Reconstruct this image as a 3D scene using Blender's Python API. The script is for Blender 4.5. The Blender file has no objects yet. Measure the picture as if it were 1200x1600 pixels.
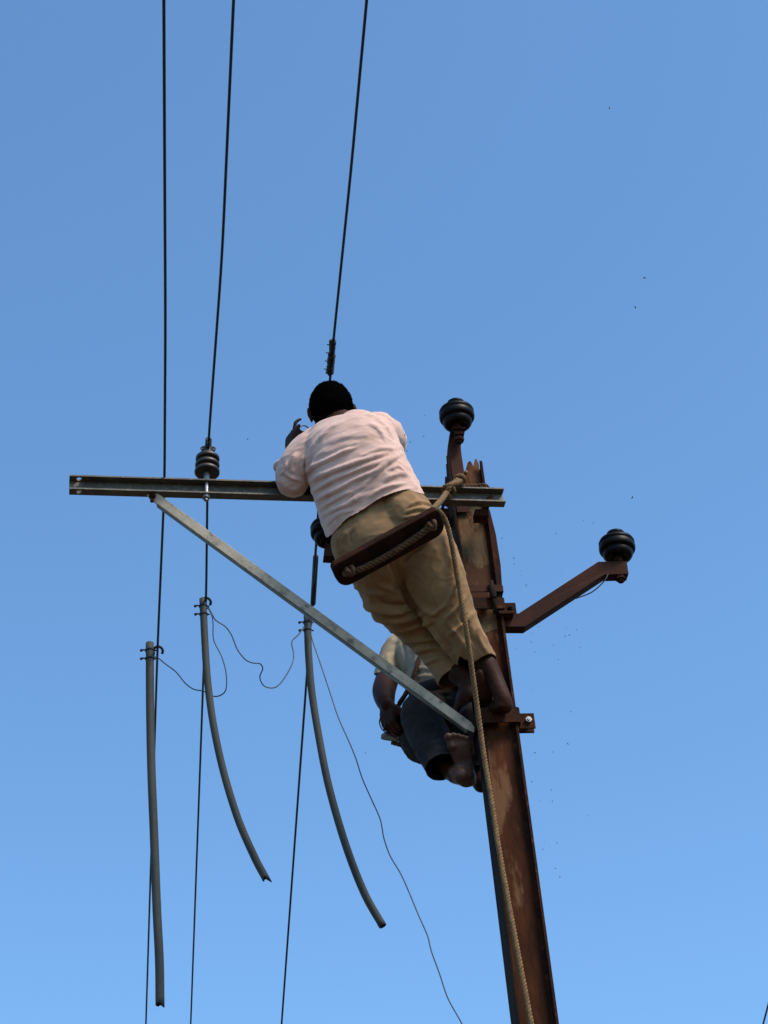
import bpy, bmesh, math, random
import numpy as np
from mathutils import Vector, Matrix, Quaternion, noise

# ------------------------------------------------------------------ camera, sky, sun
scene = bpy.context.scene
COL = scene.collection
FPX = 3333.33
PITCH, ROLL = math.radians(36.5), math.radians(5.7)
CAM = Vector((0, 0, 1.6))
_R = Vector((1, 0, 0)); FWD = Vector((0, math.cos(PITCH), math.sin(PITCH))); _U = Vector((0, -math.sin(PITCH), math.cos(PITCH)))
RGT = math.cos(ROLL) * _R - math.sin(ROLL) * _U
UPV = math.sin(ROLL) * _R + math.cos(ROLL) * _U
cd = bpy.data.cameras.new('camera'); cam = bpy.data.objects.new('camera', cd); COL.objects.link(cam)
cd.sensor_fit = 'VERTICAL'; cd.sensor_height = 36; cd.lens = 75; cd.clip_start = .1; cd.clip_end = 2000
cam.matrix_world = Matrix(((RGT.x, UPV.x, -FWD.x, CAM.x), (RGT.y, UPV.y, -FWD.y, CAM.y), (RGT.z, UPV.z, -FWD.z, CAM.z), (0, 0, 0, 1)))
scene.camera = cam
scene.view_settings.view_transform = 'Standard'; scene.view_settings.look = 'None'
scene.view_settings.exposure = 1.0; scene.view_settings.gamma = 1

SUN_EL, SUN_AZ = math.radians(50), math.radians(128)      # azimuth measured from +Y towards +X
sun_dir = Vector((math.sin(SUN_AZ) * math.cos(SUN_EL), math.cos(SUN_AZ) * math.cos(SUN_EL), math.sin(SUN_EL)))
world = bpy.data.worlds.new('World'); scene.world = world; world.use_nodes = True
wn = world.node_tree; wn.nodes.clear()
sky = wn.nodes.new('ShaderNodeTexSky'); sky.sky_type = 'NISHITA'; sky.sun_disc = False
sky.sun_elevation = SUN_EL; sky.sun_rotation = SUN_AZ; sky.air_density = 1.0; sky.dust_density = 1.0; sky.ozone_density = 1.6
tint = wn.nodes.new('ShaderNodeMixRGB'); tint.blend_type = 'MULTIPLY'; tint.inputs[0].default_value = 1
tint.inputs[2].default_value = (.55, .765, .87, 1)
bg = wn.nodes.new('ShaderNodeBackground'); bg.inputs[1].default_value = 0.147
wo = wn.nodes.new('ShaderNodeOutputWorld')
wn.links.new(sky.outputs[0], tint.inputs[1]); wn.links.new(tint.outputs[0], bg.inputs[0]); wn.links.new(bg.outputs[0], wo.inputs[0])
sl = bpy.data.lights.new('sun', 'SUN'); sl.energy = 2.3; sl.angle = math.radians(20); sl.color = (1, .83, .64)
so = bpy.data.objects.new('sun', sl); COL.objects.link(so); so.rotation_euler = sun_dir.to_track_quat('Z', 'Y').to_euler()

# ------------------------------------------------------------------ helpers
def ray(px, py): return FWD + RGT * ((px - 600) / FPX) + UPV * ((800 - py) / FPX)
ZS = [False]                                                         # the near worker leans back from the pole
def P(px, py, z):
    if ZS[0]: z = z + float(np.interp(py, [600, 860, 1060, 1110, 1190], [-.25, -.25, -.10, -.05, 0]))
    return CAM + ray(px, py) * z                        # a point at a distance along the view
def atY(px, py, Y): d = ray(px, py); return CAM + d * (Y / d.y)
def atZ(px, py, Z): d = ray(px, py); return CAM + d * ((Z - 1.6) / d.z)

def tag(o, label=None, cat=None, group=None, kind=None):
    for k, v in (('label', label), ('category', cat), ('group', group), ('kind', kind)):
        if v: o[k] = v
    return o

def thing(name, loc, label, cat, group=None):
    o = bpy.data.objects.new(name, None); COL.objects.link(o); o.location = loc; o.empty_display_size = .1
    tag(o, label, cat, group); ROOT[o] = Vector(loc); return o
ROOT = {}

class MB:
    def __init__(s): s.v = []; s.f = []
    def add(s, vs, fs):
        n = len(s.v); s.v += [Vector(v) for v in vs]; s.f += [tuple(i + n for i in f) for f in fs]; return s
    def box(s, c, ax, ay, az, sx, sy, sz):
        vs = [c + ax * (sx / 2 * i) + ay * (sy / 2 * j) + az * (sz / 2 * k) for i in (-1, 1) for j in (-1, 1) for k in (-1, 1)]
        return s.add(vs, [(0, 1, 3, 2), (4, 6, 7, 5), (0, 4, 5, 1), (2, 3, 7, 6), (0, 2, 6, 4), (1, 5, 7, 3)])
    def prism(s, pts, off):                                          # planar outline + thickness vector
        n = len(pts); vs = list(pts) + [p + off for p in pts]
        return s.add(vs, [tuple(range(n - 1, -1, -1)), tuple(range(n, 2 * n))] + [(i, (i + 1) % n, n + (i + 1) % n, n + i) for i in range(n)])
    def tube(s, pts, rad, n=10, cap=True, jit=0):
        pts = [Vector(p) for p in pts]
        if not hasattr(rad, '__len__'): rad = [rad] * len(pts)
        up = None; vs = []; fs = []
        for i, p in enumerate(pts):
            t = (pts[min(i + 1, len(pts) - 1)] - pts[max(i - 1, 0)]).normalized()
            if up is None: up = t.orthogonal().normalized()
            up = (up - t * up.dot(t)).normalized(); b = t.cross(up)
            for k in range(n):
                a = 2 * math.pi * k / n; r = rad[i] * (1 + (random.uniform(-jit, jit) if jit else 0))
                vs.append(p + up * (math.cos(a) * r) + b * (math.sin(a) * r))
        for i in range(len(pts) - 1):
            for k in range(n): fs.append((i * n + k, i * n + (k + 1) % n, (i + 1) * n + (k + 1) % n, (i + 1) * n + k))
        if cap: fs += [tuple(range(n - 1, -1, -1)), tuple((len(pts) - 1) * n + k for k in range(n))]
        return s.add(vs, fs)
    def lathe(s, prof, o, axis, n=40):                               # profile of (radius, height)
        axis = axis.normalized(); x = axis.orthogonal().normalized(); y = axis.cross(x); vs = []; fs = []
        for r, h in prof:
            for k in range(n):
                a = 2 * math.pi * k / n; vs.append(o + axis * h + (x * math.cos(a) + y * math.sin(a)) * max(r, 1e-4))
        for i in range(len(prof) - 1):
            for k in range(n): fs.append((i * n + k, i * n + (k + 1) % n, (i + 1) * n + (k + 1) % n, (i + 1) * n + k))
        fs += [tuple(range(n - 1, -1, -1)), tuple((len(prof) - 1) * n + k for k in range(n))]
        return s.add(vs, fs)
    def hexnut(s, c, axis, r, h): return s.lathe([(r, -h / 2), (r, h / 2)], c, axis, 6)
    def ball(s, c, rx, ry, rz, ax=None, n=16):
        X, Y, Z = ax or (Vector((1, 0, 0)), Vector((0, 1, 0)), Vector((0, 0, 1))); vs = []; fs = []
        for i in range(n + 1):
            th = math.pi * i / n
            for k in range(n):
                a = 2 * math.pi * k / n; q = max(math.sin(th), 1e-3)
                vs.append(c + X * (rx * q * math.cos(a)) + Y * (ry * q * math.sin(a)) + Z * (rz * math.cos(th)))
        for i in range(n):
            for k in range(n): fs.append((i * n + k, i * n + (k + 1) % n, (i + 1) * n + (k + 1) % n, (i + 1) * n + k))
        fs += [tuple(range(n)), tuple(n * n + n - 1 - k for k in range(n))]
        return s.add(vs, fs)
    def build(s, name, mat, parent=None, smooth=False, bevel=0, origin=None):
        root = parent
        while root is not None and root.parent: root = root.parent
        o0 = ROOT[root] if root is not None else (origin if origin is not None else s.v[0])
        me = bpy.data.meshes.new(name); me.from_pydata([v - o0 for v in s.v], [], s.f)
        bm = bmesh.new(); bm.from_mesh(me); bmesh.ops.recalc_face_normals(bm, faces=bm.faces); bm.to_mesh(me); bm.free()
        me.materials.append(mat); o = bpy.data.objects.new(name, me); COL.objects.link(o)
        if parent is None: o.location = o0; ROOT[o] = Vector(o0)
        else: o.parent = parent
        if bevel:
            m = o.modifiers.new('bevel', 'BEVEL'); m.width = bevel; m.segments = 2; m.limit_method = 'ANGLE'
        if smooth:
            for p in me.polygons: p.use_smooth = True
        elif smooth is None:
            pass
        return o

def cr(pts, sub=8):                                                  # Catmull-Rom through lists of numbers
    a = np.array(pts, float); a = np.vstack([2 * a[0] - a[1], a, 2 * a[-1] - a[-2]]); out = []
    for i in range(1, len(a) - 2):
        for k in range(sub):
            t = k / sub
            out.append(.5 * ((2 * a[i]) + (-a[i - 1] + a[i + 1]) * t + (2 * a[i - 1] - 5 * a[i] + 4 * a[i + 1] - a[i + 2]) * t * t + (-a[i - 1] + 3 * a[i] - 3 * a[i + 1] + a[i + 2]) * t ** 3))
    out.append(a[-2]); return out
def crv(pts, sub=8): return [Vector(q) for q in cr([tuple(p) for p in pts], sub)]

def loft(mb, rings, n=28, sub=6, ref=None, expo=2.0, dome=True):
    """rings: (px, py, z, half width px, half depth m)"""
    q = cr(rings, sub); ref = ref or FWD
    C = [P(a[0], a[1], a[2]) for a in q]; ru = [abs(a[3]) * a[2] / FPX for a in q]; rw = [abs(a[4]) for a in q]
    T = [(C[min(i + 1, len(C) - 1)] - C[max(i - 1, 0)]).normalized() for i in range(len(C))]
    if dome:                                                         # rounded ends
        def ext(i, sgn):
            o = []
            for ang in (30, 60, 85):
                a = math.radians(ang); m = min(ru[i], rw[i])
                o.append((C[i] + T[i] * (sgn * m * math.sin(a)), ru[i] * math.cos(a), rw[i] * math.cos(a), T[i]))
            return o
        seq = ext(0, -1)[::-1] + [(C[i], ru[i], rw[i], T[i]) for i in range(len(C))] + ext(len(C) - 1, 1)
    else: seq = [(C[i], ru[i], rw[i], T[i]) for i in range(len(C))]
    vs = []; fs = []
    for c, a, b, t in seq:
        u = t.cross(ref)
        u = u.normalized() if u.length > .15 else RGT
        w = u.cross(t).normalized()
        for k in range(n):
            th = 2 * math.pi * k / n; cx, sx = math.cos(th), math.sin(th)
            vs.append(c + u * (a * math.copysign(abs(cx) ** (2 / expo), cx)) + w * (b * math.copysign(abs(sx) ** (2 / expo), sx)))
    for i in range(len(seq) - 1):
        for k in range(n): fs.append((i * n + k, i * n + (k + 1) % n, (i + 1) * n + (k + 1) % n, (i + 1) * n + k))
    fs += [tuple(range(n - 1, -1, -1)), tuple((len(seq) - 1) * n + k for k in range(n))]
    return mb.add(vs, fs)

def fuse(mb, voxel, smooth=3):
    """one continuous skin round all the overlapping volumes; returns (verts Nx3, quads)"""
    me = bpy.data.meshes.new('t'); me.from_pydata(mb.v, [], mb.f)
    bm = bmesh.new(); bm.from_mesh(me); bmesh.ops.recalc_face_normals(bm, faces=bm.faces); bm.to_mesh(me); bm.free()
    o = bpy.data.objects.new('t', me); COL.objects.link(o)
    m = o.modifiers.new('r', 'REMESH'); m.mode = 'VOXEL'; m.voxel_size = voxel; m.adaptivity = 0
    dg = bpy.context.evaluated_depsgraph_get(); dg.update()
    e = bpy.data.meshes.new_from_object(o.evaluated_get(dg))
    bpy.data.objects.remove(o); bpy.data.meshes.remove(me)
    N = len(e.vertices); co = np.empty(N * 3); e.vertices.foreach_get('co', co); co = co.reshape(N, 3)
    ed = np.empty(len(e.edges) * 2, int); e.edges.foreach_get('vertices', ed); ed = ed.reshape(-1, 2)
    faces = [tuple(p.vertices) for p in e.polygons]; bpy.data.meshes.remove(e)
    deg = np.bincount(ed.ravel(), minlength=N)[:, None].astype(float); deg[deg == 0] = 1
    for it in range(smooth):
        for lam in (.55, -.50) if it % 2 else (.55, -.2):
            s = np.zeros((N, 3)); np.add.at(s, ed[:, 0], co[ed[:, 1]]); np.add.at(s, ed[:, 1], co[ed[:, 0]])
            co = co + lam * (s / deg - co)
    return co, faces

def normals(co, faces):
    f = np.array([(q[0], q[1], q[2], q[-1]) for q in faces]); n = np.cross(co[f[:, 2]] - co[f[:, 0]], co[f[:, 3]] - co[f[:, 1]])
    out = np.zeros_like(co)
    for k in range(4): np.add.at(out, f[:, k], n)
    l = np.linalg.norm(out, axis=1); l[l == 0] = 1
    return out / l[:, None]
def proj(co):
    d = co - np.array(CAM); z = d @ np.array(FWD)
    return 600 + FPX * (d @ np.array(RGT)) / z, 800 - FPX * (d @ np.array(UPV)) / z, z
def seg_dist(x, y, pl):
    best = np.full(x.shape, 1e9); par = np.zeros(x.shape); side = np.zeros(x.shape); L = len(pl) - 1
    for i in range(L):
        ax, ay = pl[i][:2]; bx, by = pl[i + 1][:2]; dx, dy = bx - ax, by - ay; l2 = dx * dx + dy * dy
        t = np.clip(((x - ax) * dx + (y - ay) * dy) / l2, 0, 1)
        qx, qy = x - ax - t * dx, y - ay - t * dy; d = np.hypot(qx, qy); m = d < best
        best[m] = d[m]; par[m] = (i + t[m]) / L; side[m] = np.sign(dx * qy - dy * qx)[m]
    return best, par, side
def folds(co, faces, lst, back=True):
    """cloth folds: (polyline, width, height in mm); the ridge has a steeper lower side"""
    nr = normals(co, faces); x, y, z = proj(co); disp = np.zeros(len(co))
    facing = np.clip(-(nr @ np.array(FWD)) * 2.5 + .3, 0, 1)
    for pl, w, h in lst:
        pl = [tuple(q) for q in cr(pl, 5)] if len(pl) > 2 else pl
        d, t, s = seg_dist(x, y, pl); env = np.clip(np.sin(np.pi * np.clip(t * .9 + .05, 0, 1)) * 1.6, 0, 1)
        ww = np.where(s > 0, w * .6, w * 1.3)
        disp += h * .001 * env * np.exp(-(d / ww) ** 2) * facing
    return co + nr * disp[:, None]
def crumple(co, faces, amp, freq, stretch=None, seed=0, ridge=True):
    nr = normals(co, faces); out = co.copy()
    A = np.array(stretch) if stretch is not None else np.eye(3)
    q = (co @ A.T) * freq + seed * 17.3
    for i in range(len(co)):
        v = noise.noise(q[i]); w = noise.noise(q[i] * 2.1 + 5.0)
        d = ((1 - abs(v) * 2.2) ** 2 if ridge else v) * .7 + w * .35
        out[i] += nr[i] * (amp * d)
    return out
def largest(co, faces):
    # keep the main sheet of cloth, drop loose scraps
    par = list(range(len(co)))
    def find(i):
        while par[i] != i: par[i] = par[par[i]]; i = par[i]
        return i
    for q in faces:
        a = find(q[0])
        for i in q[1:]: par[find(i)] = a
    rt = [find(q[0]) for q in faces]; cnt = {}
    for x in rt: cnt[x] = cnt.get(x, 0) + 1
    best = max(cnt, key=cnt.get); keep = [q for q, x in zip(faces, rt) if x == best]
    used = sorted({i for q in keep for i in q}); ix = {o: n for n, o in enumerate(used)}
    return co[used], [tuple(ix[i] for i in q) for q in keep]
def cut(co, faces, cuts):
    """open ends: (centre, outward normal, radius)"""
    bm = bmesh.new(); vs = [bm.verts.new(c) for c in co]
    for f in faces:
        try: bm.faces.new([vs[i] for i in f])
        except ValueError: pass
    for c, nrm, rad in cuts:
        near = [v for v in bm.verts if (v.co - c).length < rad]; S = set(near)
        fc = [f for f in bm.faces if any(v in S for v in f.verts)]; ec = list({e for f in fc for e in f.edges}); vc = list({v for f in fc for v in f.verts})
        bmesh.ops.bisect_plane(bm, geom=vc + ec + fc, plane_co=c, plane_no=nrm, dist=1e-5)
        bad = [v for v in bm.verts if (v.co - c).length < rad * 1.02 and (v.co - c).dot(nrm) > 1e-5]
        bmesh.ops.delete(bm, geom=bad, context='VERTS')
    bm.verts.index_update(); co2 = np.array([tuple(v.co) for v in bm.verts]); f2 = [tuple(v.index for v in f.verts) for f in bm.faces]; bm.free()
    return largest(co2, f2)
def mesh_obj(name, co, faces, mat, parent, solid=0, mats=None):
    m = MB(); m.v = [Vector(c) for c in co]; m.f = faces
    o = m.build(name, mat, parent, smooth=True)
    if solid:
        k = o.modifiers.new('thickness', 'SOLIDIFY'); k.thickness = solid; k.offset = -1
    return o

def twisted(mb, path, r, pitch=.045, strands=3, n=7, step=.006, wob=0):
    """a laid rope: strands wound round a path"""
    pts = crv(path, 14); L = [0]
    for a, b in zip(pts, pts[1:]): L.append(L[-1] + (b - a).length)
    N = max(int(L[-1] / step), 4); Q = []; j = 0
    for i in range(N + 1):
        s = L[-1] * i / N
        while j < len(L) - 2 and L[j + 1] < s: j += 1
        t = (s - L[j]) / max(L[j + 1] - L[j], 1e-9); Q.append(pts[j].lerp(pts[j + 1], min(max(t, 0), 1)))
    for k in range(strands):
        up = None; S = []
        for i, p in enumerate(Q):
            t = (Q[min(i + 1, N)] - Q[max(i - 1, 0)]).normalized()
            if up is None: up = t.orthogonal().normalized()
            up = (up - t * up.dot(t)).normalized(); b = t.cross(up)
            a = 2 * math.pi * (k / strands + i * (L[-1] / N) / pitch)
            S.append(p + (up * math.cos(a) + b * math.sin(a)) * (r * .48))
        mb.tube(S, r * .56, n)
    return mb

# ------------------------------------------------------------------ materials
def mat(name, c1, c2=None, scale=8, rough=.7, metal=0, bump=0, bscale=60, detail=6, contrast=(.4, .6), stretch=(1, 1, 1), c3=None, s3=30, t3=(.55, .65), spec=.5, sheen=0, weave=0):
    m = bpy.data.materials.new(name); m.use_nodes = True; t = m.node_tree; N = t.nodes; Lk = t.links
    b = N['Principled BSDF']; b.inputs['Roughness'].default_value = rough; b.inputs['Metallic'].default_value = metal
    b.inputs['Specular IOR Level'].default_value = spec
    if sheen: b.inputs['Sheen Weight'].default_value = sheen; b.inputs['Sheen Roughness'].default_value = .6
    tc = N.new('ShaderNodeTexCoord'); mp = N.new('ShaderNodeMapping'); mp.inputs['Scale'].default_value = stretch
    Lk.new(tc.outputs['Object'], mp.inputs[0])
    c2 = c2 or tuple(x * .8 for x in c1)
    def nz(sc, d=detail):
        n = N.new('ShaderNodeTexNoise'); n.inputs['Scale'].default_value = sc; n.inputs['Detail'].default_value = d; n.inputs['Roughness'].default_value = .62
        Lk.new(mp.outputs[0], n.inputs['Vector']); return n
    def ramp(src, a, bb, ca=(0, 0, 0, 1), cb=(1, 1, 1, 1)):
        r = N.new('ShaderNodeValToRGB'); r.color_ramp.elements[0].position = a; r.color_ramp.elements[1].position = bb
        r.color_ramp.elements[0].color = ca; r.color_ramp.elements[1].color = cb; Lk.new(src, r.inputs[0]); return r
    n1 = nz(scale); r1 = ramp(n1.outputs['Fac'], contrast[0], contrast[1], (*c1, 1), (*c2, 1)); out = r1.outputs[0]
    if c3:
        n3 = nz(s3, 8); r3 = ramp(n3.outputs['Fac'], *t3)
        mx = N.new('ShaderNodeMixRGB'); Lk.new(r3.outputs[0], mx.inputs[0]); Lk.new(out, mx.inputs[1]); mx.inputs[2].default_value = (*c3, 1); out = mx.outputs[0]
    Lk.new(out, b.inputs['Base Color'])
    if bump:
        n2 = nz(bscale, 5); bp = N.new('ShaderNodeBump'); bp.inputs['Strength'].default_value = bump; bp.inputs['Distance'].default_value = .004
        Lk.new(n2.outputs['Fac'], bp.inputs['Height']); Lk.new(bp.outputs[0], b.inputs['Normal'])
    return m

M = {}
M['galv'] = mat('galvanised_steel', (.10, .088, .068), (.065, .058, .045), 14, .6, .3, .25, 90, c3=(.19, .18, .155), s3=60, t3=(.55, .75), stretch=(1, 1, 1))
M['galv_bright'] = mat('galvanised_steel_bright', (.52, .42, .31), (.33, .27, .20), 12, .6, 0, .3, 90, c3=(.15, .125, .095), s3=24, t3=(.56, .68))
M['rust'] = mat('rusty_steel', (.038, .012, .006), (.018, .007, .004), 9, .9, 0, .6, 90, c3=(.09, .028, .010), s3=34, t3=(.56, .7), spec=.12)
M['rust_arm'] = mat('rusty_red_oxide_paint', (.048, .016, .010), (.030, .011, .007), 7, .85, 0, .35, 110, spec=.15, c3=(.024, .011, .008), s3=26, t3=(.58, .72))
M['pole'] = mat('pole_rust_and_old_paint', (.066, .020, .008), (.022, .008, .0035), 7, .9, 0, .8, 70, spec=.1, stretch=(1, 1, .28), c3=(.125, .060, .030), s3=11, t3=(.53, .61))
M['pole_paint'] = mat('pole_old_cream_paint', (.16, .10, .052), (.095, .055, .028), 9, .85, 0, .6, 70, spec=.15, stretch=(1, 1, .4), c3=(.055, .022, .010), s3=15, t3=(.50, .56))
M['flange'] = mat('pole_flange_grey', (.020, .014, .011), (.011, .007, .0055), 10, .9, 0, .4, 80, spec=.08, stretch=(1, 1, .3))
M['porcelain'] = mat('brown_porcelain', (.003, .0022, .002), (.005, .0035, .003), 12, .45, 0, .03, 60, spec=.12)
M['porcelain_grey'] = mat('dusty_brown_porcelain', (.020, .015, .012), (.014, .010, .008), 12, .5, 0, .1, 60)
M['wire'] = mat('weathered_conductor', (.014, .014, .018), (.02, .02, .024), 30, .6, .2, .1, 400)
M['thin'] = mat('blue_black_lead', (.012, .028, .05), (.018, .03, .05), 30, .5, 0)
M['pvc'] = mat('grey_pvc_pipe', (.050, .055, .050), (.034, .038, .036), 10, .7, 0, .1, 120, stretch=(1, 1, .2), c3=(.075, .072, .06), s3=22, t3=(.58, .70), spec=.2)
M['rope'] = mat('coir_rope', (.20, .12, .052), (.13, .072, .03), 60, .95, 0, .8, 500)
M['rope_old'] = mat('dark_worn_rope', (.11, .048, .018), (.055, .024, .009), 60, .95, 0, .8, 500)
M['wood'] = mat('dark_wooden_plank', (.034, .012, .006), (.016, .006, .0035), 18, .9, 0, .7, 120, spec=.1, stretch=(1, .25, 1))
M['shirt'] = mat('pale_pink_cotton', (.58, .375, .31), (.52, .325, .265), 7, .9, 0, .25, 260, c3=(.40, .25, .18), s3=9, t3=(.60, .74), sheen=.2)
M['khaki'] = mat('khaki_cotton', (.255, .145, .064), (.20, .112, .048), 6, .92, 0, .3, 300, c3=(.10, .052, .02), s3=10, t3=(.62, .76))
M['skin'] = mat('brown_skin', (.036, .011, .0055), (.024, .008, .004), 14, .6, 0, .25, 160, spec=.12)
M['sole'] = mat('foot_skin', (.062, .017, .008), (.040, .011, .006), 16, .6, 0, .35, 140)
M['hair'] = mat('black_hair', (.0015, .0014, .0013), (.0025, .002, .002), 90, 1, 0, .6, 500, spec=0)
M['tshirt'] = mat('grey_white_tshirt', (.31, .25, .175), (.25, .205, .14), 8, .92, 0, .3, 260, c3=(.22, .18, .12), s3=12, t3=(.60, .74))
M['navy'] = mat('dark_navy_trousers', (.026, .022, .023), (.017, .0145, .015), 9, .95, 0, .35, 260, spec=.1, c3=(.036, .031, .032), s3=14, t3=(.58, .75))
M['black'] = mat('black_cloth', (.008, .008, .009), (.012, .011, .011), 20, .85, 0, .2, 200)
M['eye'] = mat('eye_white', (.5, .48, .44), (.45, .42, .4), 5, .2)
M['nail'] = mat('toe_nail', (.25, .15, .11), (.2, .12, .09), 20, .35)
M['earth'] = mat('dry_earth', (.09, .062, .04), (.06, .042, .028), .6, .95, 0, .6, 6, c3=(.05, .06, .025), s3=.25, t3=(.52, .66))
M['speck'] = mat('dark_speck', (.03, .03, .035), (.02, .02, .025), 50, .8)
M['bolt'] = mat('worn_steel_bolt', (.35, .34, .33), (.22, .2, .19), 40, .4, .8)

# ------------------------------------------------------------------ ground
g = MB(); n = 40; S = 700
for i in range(n + 1):
    for j in range(n + 1):
        a, b = (i / n * 2 - 1), (j / n * 2 - 1); x, y = S * a * abs(a), S * b * abs(b)
        d = math.hypot(x, y - 6); g.v.append(Vector((x, y, .25 * noise.noise(Vector((x * .05, y * .05, 0))) * min(1, max(0, d - 3) / 10))))
for i in range(n):
    for j in range(n): g.f.append((i * (n + 1) + j, (i + 1) * (n + 1) + j, (i + 1) * (n + 1) + j + 1, i * (n + 1) + j + 1))
tag(g.build('ground', M['earth'], None, smooth=True, origin=Vector((0, 0, 0))), kind='structure')

# ------------------------------------------------------------------ the steel pole
Z3 = Vector((0, 0, 1))
YAW = math.radians(9)
EX = Vector((math.cos(YAW), math.sin(YAW), 0)); EY = Vector((-math.sin(YAW), math.cos(YAW), 0))   # along the crossarm / away from the camera
pole_c = atY(797, 1300, 6.5); pole_c = Vector((pole_c.x, pole_c.y, 0))
def pz(px, py): return atY(px, py, 6.5).z
def pole_at(py):                                                     # point on the pole axis seen at image row py
    lo, hi = 0, 12
    for _ in range(40):
        m = (lo + hi) / 2; d = pole_c + Z3 * m - CAM; y = 800 - FPX * d.dot(UPV) / d.dot(FWD)
        if y > py: lo = m
        else: hi = m
    return pole_c + Z3 * lo
PW, PD, FT = .136, .10, .010
pole = thing('utility_pole', pole_c, 'tall rusty steel pole with peeling paint, a torn top and clamps', 'pole')
ztop = pole_at(727).z; zsplit = pole_at(1010).z
zc = pole_at(760).z
def wl(x, y, z): return pole_c + EX * x + EY * y + Z3 * z
# web: one plate with a torn top edge
m = MB(); xw = PW / 2 - FT
m.prism([wl(-xw, -.024, -.3), wl(xw, -.024, -.3), wl(xw, -.024, ztop - .01), wl(xw - .006, -.024, ztop + .014), wl(xw - .012, -.024, ztop + .012), wl(xw - .022, -.024, ztop - .022), wl(xw - .030, -.024, ztop + .004), wl(xw - .042, -.024, ztop - .004),
         wl(xw - .056, -.024, ztop - .05), wl(xw - .07, -.024, ztop - .10), wl(-xw + .02, -.024, ztop - .12), wl(-xw + .012, -.024, ztop - .07), wl(-xw, -.024, ztop - .06)], EY * .007)
m.build('web', M['pole'], pole, bevel=.001)
# flaky cream paint still on the upper web
m = MB(); m.prism([wl(-xw + .002, -.0256, zsplit + .02), wl(xw - .012, -.0256, zsplit + .06), wl(xw - .010, -.0256, zc - .06), wl(-xw + .002, -.0256, zc - .06)], EY * .001)
m.build('old_paint_panel', M['pole_paint'], pole)
for s, top in ((-1, ztop + .015), (1, ztop - .01)):
    m = MB(); x0 = s * (PW / 2 - FT / 2)
    a = [(-PD / 2, -.3), (PD / 2, -.3), (PD / 2, top - .06), (PD / 2 - .02, top - .045), (PD / 2 - .04, top - .10), (0, top - .08), (-PD / 2 + .035, top - .02), (-PD / 2 + .02, top - .04), (-PD / 2 + .008, top), (-PD / 2, top - .01)]
    m.prism([wl(x0 - FT / 2, y, z) for y, z in a], EX * FT)
    m.build('flange', M['flange'] if s < 0 else M['rust'], pole, bevel=.0015)
# rounded fillets between web and flange
m = MB()
for s in (-1, 1): m.prism([wl(s * xw, -.024, 0), wl(s * (xw - .012), -.024, 0), wl(s * xw, -.034, 0)], Z3 * (ztop - .2))
m.build('fillet', M['rust'], pole)
# back plate welded on the right, ends below the crossarm
za, zb = pole_at(800).z, pole_at(938).z
m = MB(); pr = [(PD / 2 - .004, zb), (PD / 2 - .004, za), (-.01, za)] 
m.prism([wl(PW / 2 + .001, -.02, za), wl(PW / 2 + .010, -.02, za), wl(PW / 2 + .021, -.02, za - .12), wl(PW / 2 + .023, -.02, za - .26), wl(PW / 2 + .016, -.02, zb + .03), wl(PW / 2 + .008, -.02, zb), wl(PW / 2 + .001, -.02, zb)], EY * .05)
m.build('side_plate', M['rust'], pole, bevel=.004)

# clamps
def clamp(name, py, h, ear, nut_mat, earh=None, parent=pole, mt='rust', gap=.03):
    c = pole_at(py); W2, D2 = PW / 2 + .006, PD / 2 + .006; t = .006
    m = MB()
    for sy in (-1, 1):
        m.box(c + EY * sy * (D2 + t / 2), EX, EY, Z3, 2 * W2, t, h)
    m.box(c - EX * (W2 + t / 2), EX, EY, Z3, t, 2 * D2 + 2 * t, h)
    for sy in (-1, 1):
        m.box(c + EX * (W2 + .001) + EY * sy * (gap / 2 + (D2 - gap / 2) / 2), EX, EY, Z3, t, D2 - gap / 2, h)
    for sy in (-1, 1):
        m.box(c + EX * (W2 + ear / 2) + EY * sy * gap / 2, EX, EY, Z3, ear, t, earh or h)
    cl = m.build(name, M[mt], parent, bevel=.0015)
    b = MB(); q = c + EX * (W2 + ear * .62)
    b.tube([q - EY * (gap / 2 + .018), q + EY * (gap / 2 + .02)], .006, 10); b.hexnut(q - EY * (gap / 2 + .009), EY, .0125, .010); b.hexnut(q + EY * (gap / 2 + .009), EY, .0125, .010)
    b.build('bolt', M[nut_mat], cl, bevel=.001)
    return cl
clamp('foot_clamp', 1131, .062, .062, 'bolt')
clamp('arm_clamp', 957, .05, .05, 'rust', gap=.045)
c = pole_at(934)
m = MB(); m.box(c - EY * (PD / 2 + .009), EX, EY, Z3, PW + .02, .005, .030); m.box(c + EX * (PW / 2 + .008), EX, EY, Z3, .005, PD + .02, .030); m.box(c + EY * (PD / 2 + .009), EX, EY, Z3, PW + .02, .005, .030); m.box(c - EX * (PW / 2 + .008), EX, EY, Z3, .005, PD + .02, .030)
m.build('strap_band', M['rust_arm'], pole, bevel=.001)
m = MB(); q = pole_at(950) + EX * .035 - EY * (PD / 2 + .022)
m.tube([q + Z3 * .05, q + Z3 * .047, q - Z3 * .005, q - Z3 * .008], [.010, .012, .013, .011], 14); m.tube([q + Z3 * .07, q - Z3 * .07], .0075, 10)
m.build('turnbuckle', M['flange'], pole, smooth=True)

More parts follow.
